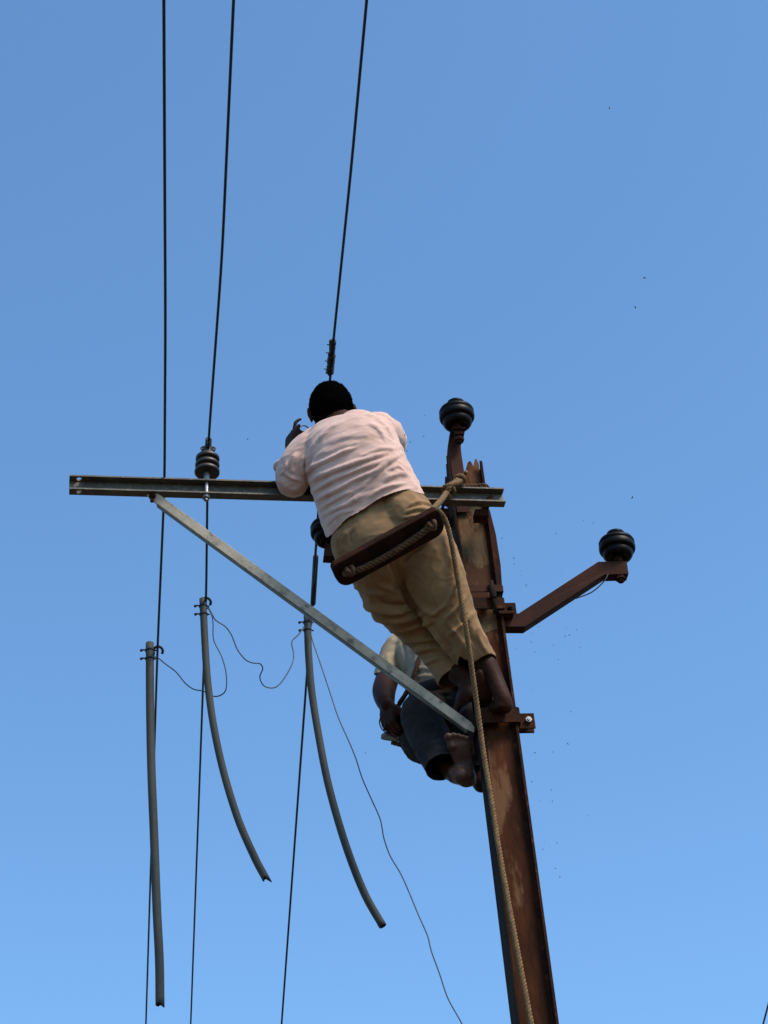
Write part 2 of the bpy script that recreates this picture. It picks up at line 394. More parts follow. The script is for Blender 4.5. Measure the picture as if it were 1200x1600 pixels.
# ------------------------------------------------------------------ galvanised crossarm
aR = atY(786, 782, 6.5 - PD / 2 - .055); ZA = aR.z; aL = atZ(108, 762, ZA)
AX = (aR - aL); ALEN = AX.length; AX.normalize(); AO = AX.cross(Z3).normalized()
if AO.y > 0: AO = -AO                                                # AO points at the camera side, where the flanges open
H, F_, T_ = .064, .036, .006
arm = thing('crossarm', (aL + aR) / 2, 'long galvanised steel channel bolted level across the top of the pole', 'crossarm')
def am(s, o, z): return aL + AX * s + AO * o + Z3 * z                 # along, towards the camera, up
holes = [(.035, .016), (.30, .016), (.545, .016)]
def flange_plate(z, skip):
    m = MB(); xs = [0]; 
    # flange with round holes at the left end
    def ring(cx, cy, r, k=20): return [(cx + r * math.cos(2 * math.pi * i / k), cy + r * math.sin(2 * math.pi * i / k)) for i in range(k)]
    cuts_ = [.0]; hw = .018
    pos = .0
    for hx, hy in skip:
        m.box(am((pos + hx - hw) / 2, F_ / 2, z), AX, AO, Z3, hx - hw - pos, F_, T_)
        k = 24; inner = ring(hx, hy, .0095, k); sq = []
        for i in range(k):
            a = 2 * math.pi * i / k; cx, sx = math.cos(a), math.sin(a); sc = 1 / max(abs(cx), abs(sx))
            sq.append((hx + hw * cx * sc, F_ / 2 + F_ / 2 * sx * sc))
        vs = [am(x, y, z + dz) for dz in (-T_ / 2, T_ / 2) for (x, y) in inner + sq]; fs = []
        for i in range(k):
            j = (i + 1) % k; fs += [(i, j, k + j, k + i), (2 * k + i, 3 * k + i, 3 * k + j, 2 * k + j), (i, 2 * k + i, 2 * k + j, j), (k + i, k + j, 3 * k + j, 3 * k + i)]
        m.add(vs, fs); pos = hx + hw
    m.box(am((pos + ALEN) / 2, F_ / 2, z), AX, AO, Z3, ALEN - pos, F_, T_)
    return m
mm = MB(); mm.box(am(ALEN / 2, T_ / 2 - .0005, 0), AX, AO, Z3, ALEN, T_, H - 2 * T_ - .0005)
for z in (H / 2 - T_ / 2, -H / 2 + T_ / 2):
    k = flange_plate(z, [(.035, .018)]); mm.add(k.v, k.f)
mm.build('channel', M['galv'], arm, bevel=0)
m = MB(); s_ = .295
m.tube([am(s_, .018, -H / 2 + .01), am(s_, .018, -H / 2 - .034)], .0065, 10); m.hexnut(am(s_, .018, -H / 2 - .010), Z3, .012, .010)
m.build('bolt', M['rust'], arm)
m = MB()
for sx in (-.085, .085):
    q = aL + AX * (ALEN - .135 + sx); m.tube([q + AO * .012, q - AO * .16], .006, 10); m.hexnut(q + AO * .010, AO, .012, .010)
m.box(am(ALEN - .135, -.15, 0), AX, AO, Z3, .22, .006, .05)
m.build('back_clamp', M['rust'], arm)
for s_, w_ in ((ALEN - .25, .09), (ALEN - .085, .05)):
    m = MB(); m.box(am(s_, -.03, -H / 2 - .022), AX, AO, Z3, w_, .05, .03); m.build('packing_block', M['rust'], arm, bevel=.002)

# brace from crossarm to the foot clamp
b0 = am(.30, .018, -H / 2 - .008); b1 = P(742, 1142, 7.46)
bt = (b1 - b0).normalized(); bn = FWD - bt * FWD.dot(bt); bn.normalize(); bw = bt.cross(bn)
if bw.dot(UPV) < 0: bw = -bw
brace = thing('diagonal_brace', b0, 'bright galvanised flat brace sloping from the crossarm down to the pole clamp', 'brace')
m = MB(); L = (b1 - b0).length; hw = .0178
e0 = [(-.02, -.012), (-.02, .012), (.005, hw), (L - .03, hw), (L - .008, .010), (L, -.006), (L - .05, -hw), (.005, -hw)]
bq = bn * math.cos(.35) - bw * math.sin(.35); bw2 = bw * math.cos(.35) + bn * math.sin(.35)
m.prism([b0 + bt * x + bw2 * y for x, y in e0], bq * .005)
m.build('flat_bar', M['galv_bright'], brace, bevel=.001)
m = MB(); m.prism([b0 + bt * .03 - bw2 * (hw - .004), b0 + bt * .03 - bw2 * hw, b0 + bt * (L - .02) - bw2 * hw, b0 + bt * (L - .02) - bw2 * (hw - .004)], bq * .03)
m.build('angle_leg', M['galv'], brace)
m = MB(); m.tube([b0 - bn * .014 + bt * .0, b0 + bn * .02], .006, 10); m.hexnut(b0 - bn * .008, bn, .012, .008)
m.build('bolt', M['rust'], brace)

# ------------------------------------------------------------------ insulators
def insulator(base, axis, R, H_, sheds, mt, label, group=None, pin=.05, pinmat='rust', pinr=.011, cap=False, nut=True, tail=.05):
    t = thing('insulator', base, label, 'insulator', group)
    ax = axis.normalized(); k = MB(); hh = H_ / sheds
    if sheds == 2:                                                   # closed, cup-shaped body
        prof = [(pinr, .012), (R * .42, .012), (R * .44, .002), (R * .60, 0), (R * .74, .004), (R * .82, .014), (R * .835, .024), (R * .80, .031), (R * .80, .033), (R * .93, .032), (R * .985, .037), (R, .046), (R * .99, .055), (R * .95, .060), (R * .95, .062), (R * .985, .063),
                (R * .985, .070), (R * .93, .078), (R * .75, .085), (R * .52, .089), (R * .42, .094), (R * .42, .101), (R * .5, .106), (R * .48, .114), (R * .3, .119), (.001, .120)]
    else:
        prof = [(R * .30, 0), (R * .36, .001)]
        for i in range(sheds):
            z0 = i * hh; Rr = R * (1, .97, .95)[i]
            prof += [(Rr * .72, z0 + hh * .02), (Rr * .90, z0 - hh * .02), (Rr * .98, z0 + hh * .06), (Rr, z0 + hh * .22), (Rr * .985, z0 + hh * .42), (Rr * .90, z0 + hh * .58), (Rr * .74, z0 + hh * .76), (Rr * .68, z0 + hh * .95)]
        prof += [(R * .56, H_ + .002), (R * .40, H_ + .004), (R * .36, H_ + .014), (R * .44, H_ + .020), (R * .42, H_ + .028), (R * .3, H_ + .032), (0.001, H_ + .033)]
    k.lathe(prof, Vector(base) + ax * pin, ax, 48); k.build('porcelain_sheds', M[mt], t, smooth=True)
    k = MB(); k.lathe([(pinr, -tail), (pinr, 0), (pinr * 1.5, .0005), (pinr * 1.5, pin + .012), (pinr, pin + .013)], Vector(base), ax, 16)
    pn = k.build('pin', M[pinmat], t, smooth=False)
    if nut:
        k = MB(); k.hexnut(Vector(base) - ax * (tail - .016), ax, pinr * 1.9, .012); k.build('nut', M['bolt'] if pinmat != 'rust' else M['rust'], pn)
    return t
lean = (Z3 - EX * .02).normalized()
q = am(ALEN * (320 - 108) / (788 - 108) - .004, .018, H / 2)
ins_mid = insulator(q, Z3 + AX * .06, .0465, .090, 3, 'porcelain_grey', 'small three-shed brown insulator standing on the middle of the galvanised crossarm', pin=.038, pinmat='bolt', pinr=.008, tail=H + .022)
MID_TOP = q + (Z3 + AX * .06).normalized() * (.038 + .090 + .026)

# ------------------------------------------------------------------ the V-shaped lower arm with its two insulators
varm = thing('side_arm', pole_at(970), 'rusty red V-shaped channel arm reaching out on both sides of the pole', 'side arm')
yf = 6.5 - .02
def va(px, py, Y=6.5): return atY(px, py, Y)
def chan(name, pts, w, d):
    m = MB()
    for i in range(len(pts) - 1):
        a, b = pts[i], pts[i + 1]
    # polygonal ribbon in the vertical plane with mitred corners
    up = []; dn = []
    for i, p in enumerate(pts):
        ts = []
        if i > 0: ts.append((pts[i] - pts[i - 1]).normalized())
        if i < len(pts) - 1: ts.append((pts[i + 1] - pts[i]).normalized())
        t = sum(ts, Vector()).normalized(); nrm = EY.cross(t).normalized()
        if nrm.z < 0: nrm = -nrm
        cs = max(nrm.dot((EY.cross(ts[0])).normalized() * (1 if EY.cross(ts[0]).z > 0 else -1)), .5)
        up.append(p + nrm * (w / 2 / cs)); dn.append(p - nrm * (w / 2 / cs))
    m.prism([p - EY * d / 2 for p in up + dn[::-1]], EY * .006)                       # web facing the camera
    for row, sg in ((up, -1), (dn, 1)):
        for i in range(len(row) - 1):
            a, b = row[i], row[i + 1]; t = (b - a).normalized(); nn = EY.cross(t).normalized()
            if nn.z < 0: nn = -nn
            o = nn * (sg * .006)
            m.prism([a - EY * (d / 2 - .0062), b - EY * (d / 2 - .0062), b - EY * (d / 2 - .0062) + o, a - EY * (d / 2 - .0062) + o], EY * (d - .006))
    return m.build(name, M['rust_arm'], varm, bevel=.0012)
Yr = 6.5
R0 = pole_at(974) + EX * (PW / 2 + .006) ; 
Zh = atY(800, 974, 6.51).z
Rs = atY(786, 974, 6.51); Re = atY(814, 974, 6.515); Rb = atY(938, 893, 6.53); Rt = atY(979, 892, 6.54)
chan('right_arm', [Rs, Re, Rb, Rt], .058, .045)
Ls = atY(732, 966, 6.49); Le = atY(706, 962, 6.485); Lb = atY(560, 868, 6.46); Lt = atY(506, 864, 6.45)
chan('left_arm', [Lt, Lb, Le, Ls], .058, .045)
k = insulator(atY(967, 880, 6.535), Z3 + RGT * .05, .0685, .088, 2, 'porcelain', 'dark round insulator at the end of the right rusty arm, away from the pole', 'dark two-shed pin insulators', pin=.022, tail=.085)
k = insulator(atY(515, 851, 6.455), Z3, .0685, .088, 2, 'porcelain', 'dark insulator half hidden behind the hip of the worker in the pink shirt', 'dark two-shed pin insulators', pin=.012, tail=.05)
# nut block on clamp seat
m = MB(); q = atY(788, 962, 6.47); m.box(q + EX * .004, EX, EY, Z3, .055, .05, .012); m.tube([q + Z3 * .0, q + Z3 * .048], .007, 10); m.hexnut(q + Z3 * .012, Z3, .014, .012)
m.build('clamp_seat', M['rust'], varm)
m = MB()
m.tube(crv([atY(900, 935, 6.5), atY(925, 925, 6.5), atY(944, 908, 6.49), atY(950, 897, 6.49)], 6), .0025, 8); m.build('bonding_wire', M['wire'], varm, smooth=True)

# ------------------------------------------------------------------ top bracket with its insulator
Yt = 6.5 - .045
brk = thing('top_bracket', atY(720, 770, Yt), 'rusty bracket rising above the torn top of the pole', 'bracket')
m = MB()
pts = [atY(724, 800, Yt), atY(716, 740, Yt), atY(711, 705, Yt), atY(711, 690, Yt), atY(714, 668, Yt - .01)]
pts = crv(pts, 4); w = .048
lf = [p - EX * w / 2 for p in pts]; rt = [p + EX * w / 2 for p in pts]
n_ = len(pts); vs = []; fs = []
for off in (0, .005):
    for i in range(n_): vs += [lf[i] + EY * off, rt[i] + EY * off]
for i in range(n_ - 1):
    a = 2 * i; b = 2 * n_ + 2 * i; fs += [(a, a + 1, a + 3, a + 2), (b, b + 2, b + 3, b + 1), (a, a + 2, b + 2, b), (a + 1, b + 1, b + 3, a + 3)]
fs += [(0, 2 * n_, 2 * n_ + 1, 1), (2 * n_ - 2, 2 * n_ - 1, 4 * n_ - 1, 4 * n_ - 2)]
m.add(vs, fs); m.build('upright_plate', M['rust_arm'], brk, bevel=.001)
m = MB()
vs = []; fs = []
for off in (0, .045):
    for i in range(n_): vs += [lf[i] + EY * (.0052 + off), lf[i] + EX * .006 + EY * (.0052 + off)]
for i in range(n_ - 1):
    a = 2 * i; b = 2 * n_ + 2 * i; fs += [(a, a + 1, a + 3, a + 2), (b, b + 2, b + 3, b + 1), (a, a + 2, b + 2, b), (a + 1, b + 1, b + 3, a + 3)]
fs += [(0, 2 * n_, 2 * n_ + 1, 1), (2 * n_ - 2, 2 * n_ - 1, 4 * n_ - 1, 4 * n_ - 2)]
m.add(vs, fs); m.build('side_flange', M['rust'], brk)
tp = atY(716, 674, Yt - .03)
m = MB(); m.box(tp + EY * .02, EX, EY, Z3, .05, .085, .007); m.box(tp + EY * .0 - Z3 * .014, EX, EY, Z3, .034, .03, .018)
m.build('top_seat', M['rust'], brk, bevel=.001)
insulator(tp + Z3 * .004, (Z3 + EX * .02 - EY * .05), .0685, .088, 2, 'porcelain', 'dark round insulator on the bracket above the top of the pole', 'dark two-shed pin insulators', pin=.02, tail=.06)

# ------------------------------------------------------------------ the overhead wires
def smooth_poly(p, f=.18):                                           # straight spans with softly rounded bends
    out = [p[0]]
    for i in range(1, len(p) - 1):
        a, b, c = p[i - 1], p[i], p[i + 1]; ka, kc = min(f, .4 / max((b - a).length, .4)), min(f, .4 / max((c - b).length, .4))
        q0 = b.lerp(a, ka); q2 = b.lerp(c, kc)
        for t in (0, .25, .5, .75, 1): out.append(q0 * (1 - t) ** 2 + b * 2 * t * (1 - t) + q2 * t * t)
    return out + [p[-1]]
def wire(name_pts, r, label, bind=None):
    m = MB(); pts = smooth_poly(name_pts)
    root = thing('overhead_wire', name_pts[len(name_pts) // 2], label, 'wire')
    for k in range(3):                                              # stranded
        up = None; 
    m.tube(pts, r, 10); m.build('conductor', M['wire'], root, smooth=True)
    return root
def far(p, q, s): return q + (q - p).normalized() * s
zl = ZA + H / 2 + .008
A0 = atZ(256, 0, zl + .03); A1 = atZ(258.5, 500, zl + .01); A2 = atZ(257, 760, zl); A3 = atZ(246, 1015, zl - .01); A4 = atZ(228, 1600, zl + .04)
near = A0 + (A0 - A1).normalized() * 9; farp = A4 + (A4 - A3).normalized() * 55
wire([near, A0, A1, A2, A3, A4, farp], .0049, 'leftmost dark overhead wire, lying loose over the left half of the crossarm')
zm = MID_TOP.z
B0 = atZ(365, 0, zm + .03); B1 = atZ(347, 400, zm + .015); B2 = MID_TOP + Z3 * .002; B3 = atZ(322, 940, zm - .02); B4 = atZ(298, 1600, zm + .03)
wm = wire([B0 + (B0 - B1).normalized() * 9, B0, B1, B2, B3, B4, B4 + (B4 - B3).normalized() * 55], .0049, 'middle dark overhead wire, tied to the top of the small insulator')
m = MB(); dB = (B1 - B2).normalized()
for k in range(9): 
    q = B2 + dB * (.012 * (k - 4)) - Z3 * .002; xx = dB.orthogonal().normalized(); yy = dB.cross(xx)
    m.tube([q + (xx * math.cos(a) + yy * math.sin(a)) * .0095 + dB * (a / 6.28 * .008) for a in [i * math.pi / 6 for i in range(13)]], .003, 6)
m.tube(crv([MID_TOP + AX * .02 - Z3 * .012, MID_TOP + AX * .026 + Z3 * .004, MID_TOP + Z3 * .014, MID_TOP - AX * .024 + Z3 * .004, MID_TOP - AX * .02 - Z3 * .012], 5), .0035, 6)
m.build('tie_wire', M['wire'], wm, smooth=True)
h3 = ZA
C0 = atZ(573, 0, h3 + .42); C1 = atZ(548, 270, h3 + .40); C3 = P(515, 600, 8.42); h3 = C3.z - .37; C0 = atZ(573, 0, h3 + .42); C1 = atZ(548, 270, h3 + .40); C2 = atZ(521, 532, h3 + .38)
C4 = P(507, 700, 8.50); C5 = atY(498, 790, 6.85); C6 = atY(492, 880, 7.12); C7 = atY(486, 965, 7.5); C8 = atZ(440, 1600, ZA - .05)
w3 = wire([C0 + (C0 - C1).normalized() * 9, C0, C1, C2, C3, C4, C5, C6, C7, C8, C8 + (C8 - C7).normalized() * 55], .0054, 'rightmost dark overhead wire, passing behind the head of the worker in pink')
m = MB()
def wrap(a, b, r, turns, tr, jit=.0015):
    d = (b - a); L = d.length; d.normalize(); x = d.orthogonal().normalized(); y = d.cross(x); pts = []
    for i in range(int(turns * 10) + 1):
        an = i / 10 * 2 * math.pi; pts.append(a + d * (L * i / (turns * 10)) + (x * math.cos(an) + y * math.sin(an)) * (r + random.uniform(0, jit)))
    m.tube(pts, tr, 6)
random.seed(3)
D3 = atZ(515.5, 583, h3 + .372); D2 = atZ(518.5, 552, h3 + .38)
wrap(D3, D2, .0095, 9, .0048, .003); wrap(D2, C2, .0075, 14, .0036, .002); m.tube([D3, D2, C2], [.011, .009, .006], 10)
m.tube([D2 + RGT * -.006 - Z3 * .0, C2 - RGT * .012 + UPV * .0], .005, 7); m.tube([D2, D3 - RGT * .012], .006, 7)
for f in (.1, .35, .6, .85):
    q = D3.lerp(C2, f); m.tube([q, q - RGT * .024 + UPV * .004], .0022, 5)
m.build('wire_splice', M['wire'], w3, smooth=True)
m = MB(); E0, E1 = atY(493.5, 868, 7.10), atY(489, 945, 7.40)
m.tube([E0, E0.lerp(E1, .03), E0.lerp(E1, .97), E1], [.008, .0115, .0115, .008], 12)
m.build('joint_sleeve', M['black'], w3, smooth=True)
g0, g1 = atZ(1188, 1617, 6.6), atZ(1209, 1537, 6.6); gd = (g1 - g0).normalized(); m = MB(); m.tube([g0 - gd * 60, g0, g1, g1 + gd * 25], .006, 8)
tag(m.build('overhead_wire', M['wire'], None, smooth=True, origin=g0), 'short end of wire crossing the bottom right corner of the picture', 'wire')

# ------------------------------------------------------------------ hanging earthing rods
def rod(pts, r, label, hookpt, side=1, broken=None, Y=7.6, dY=0):
    root = thing('earthing_rod', pts[0], label, 'rod', 'earthing rods hooked over the wires')
    P_ = crv(pts, 8)
    m = MB(); n = 20; m.tube(P_, r, n, cap=False, jit=0)
    k = MB(); inner = P_; m.tube(P_, r - .003, n, cap=False)          # hollow pipe
    N_ = len(P_) * n
    for base in (0, (len(P_) - 1) * n):
        for a in range(n): m.f.append((base + a, base + (a + 1) % n, N_ + base + (a + 1) % n, N_ + base + a))
    if broken:                                                       # a torn lip
        d = (P_[-1] - P_[-2]).normalized()
        for base in ((len(P_) - 1) * n, N_ + (len(P_) - 1) * n):
            for a in range(n):
                v = m.v[base + a]; s = (v - P_[-1]).normalized().dot((RGT + UPV * .2).normalized()); m.v[base + a] = v + d * broken * max(0, s) ** 2 - (d * broken * .35 if -.5 < s < .2 else d * 0)
    m.build('pipe', M['pvc'], root, smooth=True)
    # hook over the wire
    top = P_[0]; d = (P_[1] - P_[0]).normalized(); wdir = (A3 - A4).normalized()
    a = hookpt
    m = MB(); R_ = .019
    arc = [a + RGT * (R_ * math.cos(t)) * side + UPV * (R_ * math.sin(t) * 1.0 - .004) for t in [math.radians(x) for x in (-35, 0, 35, 70, 100, 130, 160, 185)]]
    arc = arc + [a - RGT * side * .021 - UPV * .03, top + d * .045 + RGT * side * r * 1.0]
    m.tube(crv(arc, 3), .0055, 9); m.build('hook', M['black'], root, smooth=True)
    m = MB()
    for z in (.035, .075):
        q = top + d * z; m.tube([q - RGT * (r + .022) + UPV * .003, q + RGT * (r + .010)], .0035, 7); m.ball(q - RGT * (r + .018), .006, .006, .006, n=8)
        x = d.orthogonal().normalized(); y = d.cross(x)
        m.lathe([(r + .0005, -.004), (r + .003, -.003), (r + .003, .003), (r + .0005, .004)], q, d, 20)
    m.build('wing_screw', M['black'], root, smooth=True)
    return root
Ya = A3.y + .0
rod([atY(234, 1005, Ya), atY(234.5, 1100, Ya), atY(236.5, 1200, Ya), atY(240.5, 1300, Ya), atY(245, 1420, Ya), atY(249, 1500, Ya), atY(250, 1570, Ya)], .0165,
    'leftmost grey hanging pipe, longest and nearly straight, hooked on the left wire', atZ(247, 1016, zl - .01), 1, .012)
Yb = B3.y + .0
rod([atY(317, 936, Yb), atY(320, 1000, Yb), atY(324, 1060, Yb), atY(333, 1130, Yb), atY(349, 1205, Yb), atY(372, 1280, Yb), atY(398, 1340, Yb), atY(416, 1374, Yb)], .0145,
    'middle grey hanging pipe, curved, with a torn lower end', B3 + UPV * .0, 1, .022)
Yc = C7.y
rod([atY(480, 962, Yc), atY(482, 1020, Yc), atY(487, 1080, Yc), atY(498, 1150, Yc), atY(514, 1230, Yc), atY(540, 1320, Yc), atY(569, 1395, Yc), atY(598, 1447, Yc)], .0155,
    'rightmost grey hanging pipe, curved, its top just under the diagonal brace', atZ(486, 966, C7.z), 1)

def lead(pts, r, label, Y0, Y1):
    n = len(pts); w = [atY(p[0], p[1], Y0 + (Y1 - Y0) * i / (n - 1)) for i, p in enumerate(pts)]
    m = MB(); m.tube(crv(w, 8), r, 8); return m, w
m, w = lead([(240, 1026), (247, 1028), (258, 1037), (275, 1050), (290, 1068), (303, 1077), (318, 1080), (334, 1088), (347, 1085), (353.5, 1075), (353, 1050), (346, 1025), (334, 1000), (333, 975), (331, 962), (325, 950)], .0026, '', Ya, Yb + .03)
tag(m.build('earthing_lead', M['thin'], None, smooth=True, origin=w[0]), 'thin loose lead looping between the leftmost and the middle pipe', 'lead')
m, w = lead([(325, 948), (330, 957), (337, 969), (352, 979), (362, 993), (371, 1015), (384, 1031), (396, 1036), (406, 1037), (410.5, 1045), (406, 1058), (413, 1072), (430, 1074), (444, 1060), (457, 1036), (458.5, 1020), (456, 1003), (466, 992), (476, 978)], .0026, '', Yb + .03, Yc - .03)
tag(m.build('earthing_lead', M['thin'], None, smooth=True, origin=w[0]), 'thin wavy lead sagging between the middle and the rightmost pipe', 'lead')
m, w = lead([(486, 985), (488, 1000), (500, 1035), (515, 1080), (529, 1122), (545, 1158), (556, 1185), (566, 1216), (580, 1248), (594, 1280), (600, 1310), (610, 1338), (626, 1365), (640, 1396), (654, 1430), (668, 1462), (674, 1486), (687, 1522), (700, 1560), (722, 1600), (740, 1640)], .0026, '', Yc - .03, Yc - .25)
e = w[-1]; m.tube(crv([e, e + Vector((.1, 0, -.8)), Vector((e.x + .12, e.y, .02))], 8), .0026, 8)
tag(m.build('earthing_lead', M['thin'], None, smooth=True, origin=w[0]), 'long thin lead falling from the rightmost pipe to the bottom of the picture', 'lead')
ZS[0] = True
# ------------------------------------------------------------------ figures
def V(px, py, z): return P(px, py, z)

def hem_cut(co, faces, line, fade=60):
    # trims the cloth below a hem line and snaps its edge to that line
    x, y, z = proj(co); hy = np.interp(x, [p[0] for p in line], [p[1] for p in line]); f = y - hy
    keep = [q for q in faces if min(f[i] for i in q) < 0]; used = sorted({i for q in keep for i in q}); ix = {o: n for n, o in enumerate(used)}
    co = co.copy(); up = np.array(UPV)
    for i in used:
        if f[i] > 0: co[i] += up * (f[i] * z[i] / FPX)
    return co[used], [tuple(ix[i] for i in q) for q in keep]

def limb(mb, pts, rad, n=20):                                        # world points, radii, rounded ends
    q = cr([(*p, r) for p, r in zip(pts, rad)], 6) if len(pts) > 2 else [(*p, r) for p, r in zip(pts, rad)]
    C = [Vector(a[:3]) for a in q]; R = [abs(a[3]) for a in q]
    d0 = (C[1] - C[0]).normalized(); d1 = (C[-1] - C[-2]).normalized()
    pre = [(C[0] - d0 * R[0] * math.sin(math.radians(a)), R[0] * math.cos(math.radians(a))) for a in (82, 55, 25)]
    post = [(C[-1] + d1 * R[-1] * math.sin(math.radians(a)), R[-1] * math.cos(math.radians(a))) for a in (25, 55, 82)]
    mb.tube([p for p, r in pre] + C + [p for p, r in post], [r for p, r in pre] + R + [r for p, r in post], n)

def hand(mb, wrist, fdir, palm_n, side, curl=(35, 50, 30), size=1.0, spread=.12, thumb_curl=25, point=None):
    """wrist point, direction of the fingers, direction the palm faces, side = towards the thumb"""
    f = fdir.normalized(); pn = (palm_n - f * palm_n.dot(f)).normalized(); s = f.cross(pn).normalized()
    if s.dot(side) < 0: s = -s
    L = .085 * size; w = .040 * size
    for i, t in enumerate((-.9, -.3, .3, .9)):                       # palm as four fused metacarpals
        limb(mb, [wrist + s * (t * w * .55), wrist + f * L * .5 + s * t * w * .85, wrist + f * L * (1 - .06 * abs(t - .3)) + s * t * w * .9], [.016 * size, .0165 * size, .0125 * size], 12)
    limb(mb, [wrist - f * .02 * size, wrist + f * .02 * size], [.023 * size, .022 * size], 14)
    lens = (.066, .080, .085, .076)                                   # little, ring, middle, index
    for i, t in enumerate((-.9, -.3, .3, .9)):
        base = wrist + f * L * (1 - .06 * abs(t - .3)) + s * t * w * .9; tot = lens[i] * size
        d = (f + s * t * spread).normalized(); p = base; pts = [p]; rr = [.0105 * size]; a = 0
        for c, fr, r in zip(point if (point and i == 3) else curl, (.45, .32, .23), (.0092, .0083, .0070)):
            a += math.radians(c + 4 * (1.5 - i)); dd = d * math.cos(a) + pn * math.sin(a); p = p + dd * tot * fr; pts.append(p); rr.append(r * size)
        limb(mb, pts, rr, 10)
    b = wrist + f * L * .25 + s * w * .9; tc = math.radians(thumb_curl)
    d1 = (f * .75 + s * .65 + pn * .25).normalized(); d2 = (f * math.cos(tc) + pn * math.sin(tc) + s * .15).normalized()
    limb(mb, [b - s * .012 * size, b + d1 * .032 * size, b + d1 * .032 * size + d2 * .028 * size, b + d1 * .032 * size + d2 * .028 * size + (d2 * .9 + pn * .35).normalized() * .022 * size], [.016 * size, .0125 * size, .0105 * size, .0085 * size], 12)

def foot(mb, ankle, heel, ball, toe, upn, size=1.0):
    """heel-to-toe foot: upn = direction out of the instep"""
    f = (toe - heel).normalized(); upn = (upn - f * upn.dot(f)).normalized(); s = f.cross(upn).normalized(); L = (toe - heel).length
    def ring(t, hw, top, bot): return (heel + f * L * t, hw * size, top * size, bot * size)
    seq = [ring(-.02, .012, .02, .004), ring(.02, .027, .035, .012), ring(.12, .033, .05, .016), ring(.28, .031, .055, .010), ring(.45, .034, .045, .004), ring(.62, .042, .03, .010), ring(.74, .045, .022, .013), ring(.80, .040, .015, .010)]
    n = 20; vs = []; fs = []
    for c, hw, tp, bt in seq:
        for k in range(n):
            a = 2 * math.pi * k / n; y = math.sin(a); vs.append(c + s * hw * math.cos(a) + upn * ((tp if y > 0 else bt) * y + .012 * size))
    for i in range(len(seq) - 1):
        for k in range(n): fs.append((i * n + k, i * n + (k + 1) % n, (i + 1) * n + (k + 1) % n, (i + 1) * n + k))
    fs += [tuple(range(n - 1, -1, -1)), tuple((len(seq) - 1) * n + k for k in range(n))]
    mb.add(vs, fs)
    return f, upn, s, L
def toes(mb, heel, f, upn, s, L, size=1.0, big=1):
    out = []
    for i, (t, ln, r) in enumerate(((-.78, 1.0, .0135), (-.34, .985, .0095), (.02, .95, .0088), (.36, .91, .0082), (.68, .865, .0080))):
        t *= big
        base = heel + f * L * .74 + s * t * .040 * size + upn * .008 * size
        tip = heel + f * (L * ln - r * size) + s * t * .046 * size + upn * .004 * size
        limb(mb, [base, base.lerp(tip, .6) + upn * .003, tip], [r * size * 1.05, r * size * .9, r * size * 1.05], 12); out.append((tip, r * size))
    return out

def head(mb, c, up, face, R=.098):
    """skull, jaw, nose, ears, brow; up and face are directions"""
    up = up.normalized(); face = (face - up * face.dot(up)).normalized(); s = up.cross(face).normalized()
    mb.ball(c + up * .015, R * .80, R * 1.0, R * .98, (s, face, up), 24)
    mb.ball(c + face * .018 - up * .055, R * .62, R * .72, R * .62, (s, face, up), 18)
    limb(mb, [c + face * .055 - up * .085, c + face * .075 - up * .092], [.024, .02], 12)
    limb(mb, [c + face * .092 + up * .012, c + face * .110 - up * .020, c + face * .108 - up * .028], [.009, .013, .014], 12)
    for k in (-1, 1):
        mb.ball(c + face * .100 - up * .030 + s * k * .013, .008, .008, .007, (s, face, up), 8)
        limb(mb, [c + face * .088 + up * .022 + s * k * .012, c + face * .080 + up * .026 + s * k * .042], [.008, .008], 10)
        mb.ball(c + s * k * (R * .80 + .007) - face * .004 - up * .012, .008, .018, .030, ((s + face * -.3 * k).normalized(), face, up), 12)
        mb.ball(c + s * k * (R * .80 + .014) - face * .012 - up * .004, .008, .012, .022, ((s).normalized(), face, up), 12)
        mb.ball(c + face * .060 - up * .035 + s * k * .038, .026, .028, .026, (s, face, up), 12)
    for z, r in ((-.052, .0075), (-.062, .0085)): limb(mb, [c + face * .088 + s * -.022 + up * z, c + face * .101 + up * z, c + face * .088 + s * .022 + up * z], [.004, r, .004], 10)
    return s, face, up
def eyes(c, s, face, up, root):
    for k in (-1, 1):
        m = MB(); m.ball(c + face * .083 + up * .004 + s * k * .031, .0125, .010, .008, (s, face, up), 12); e = m.build('eye', M['eye'], root, smooth=True)
        m = MB(); m.ball(c + face * .0925 + up * .004 + s * k * .031, .0055, .0018, .0055, (s, face, up), 12); m.build('iris', M['black'], e, smooth=True)
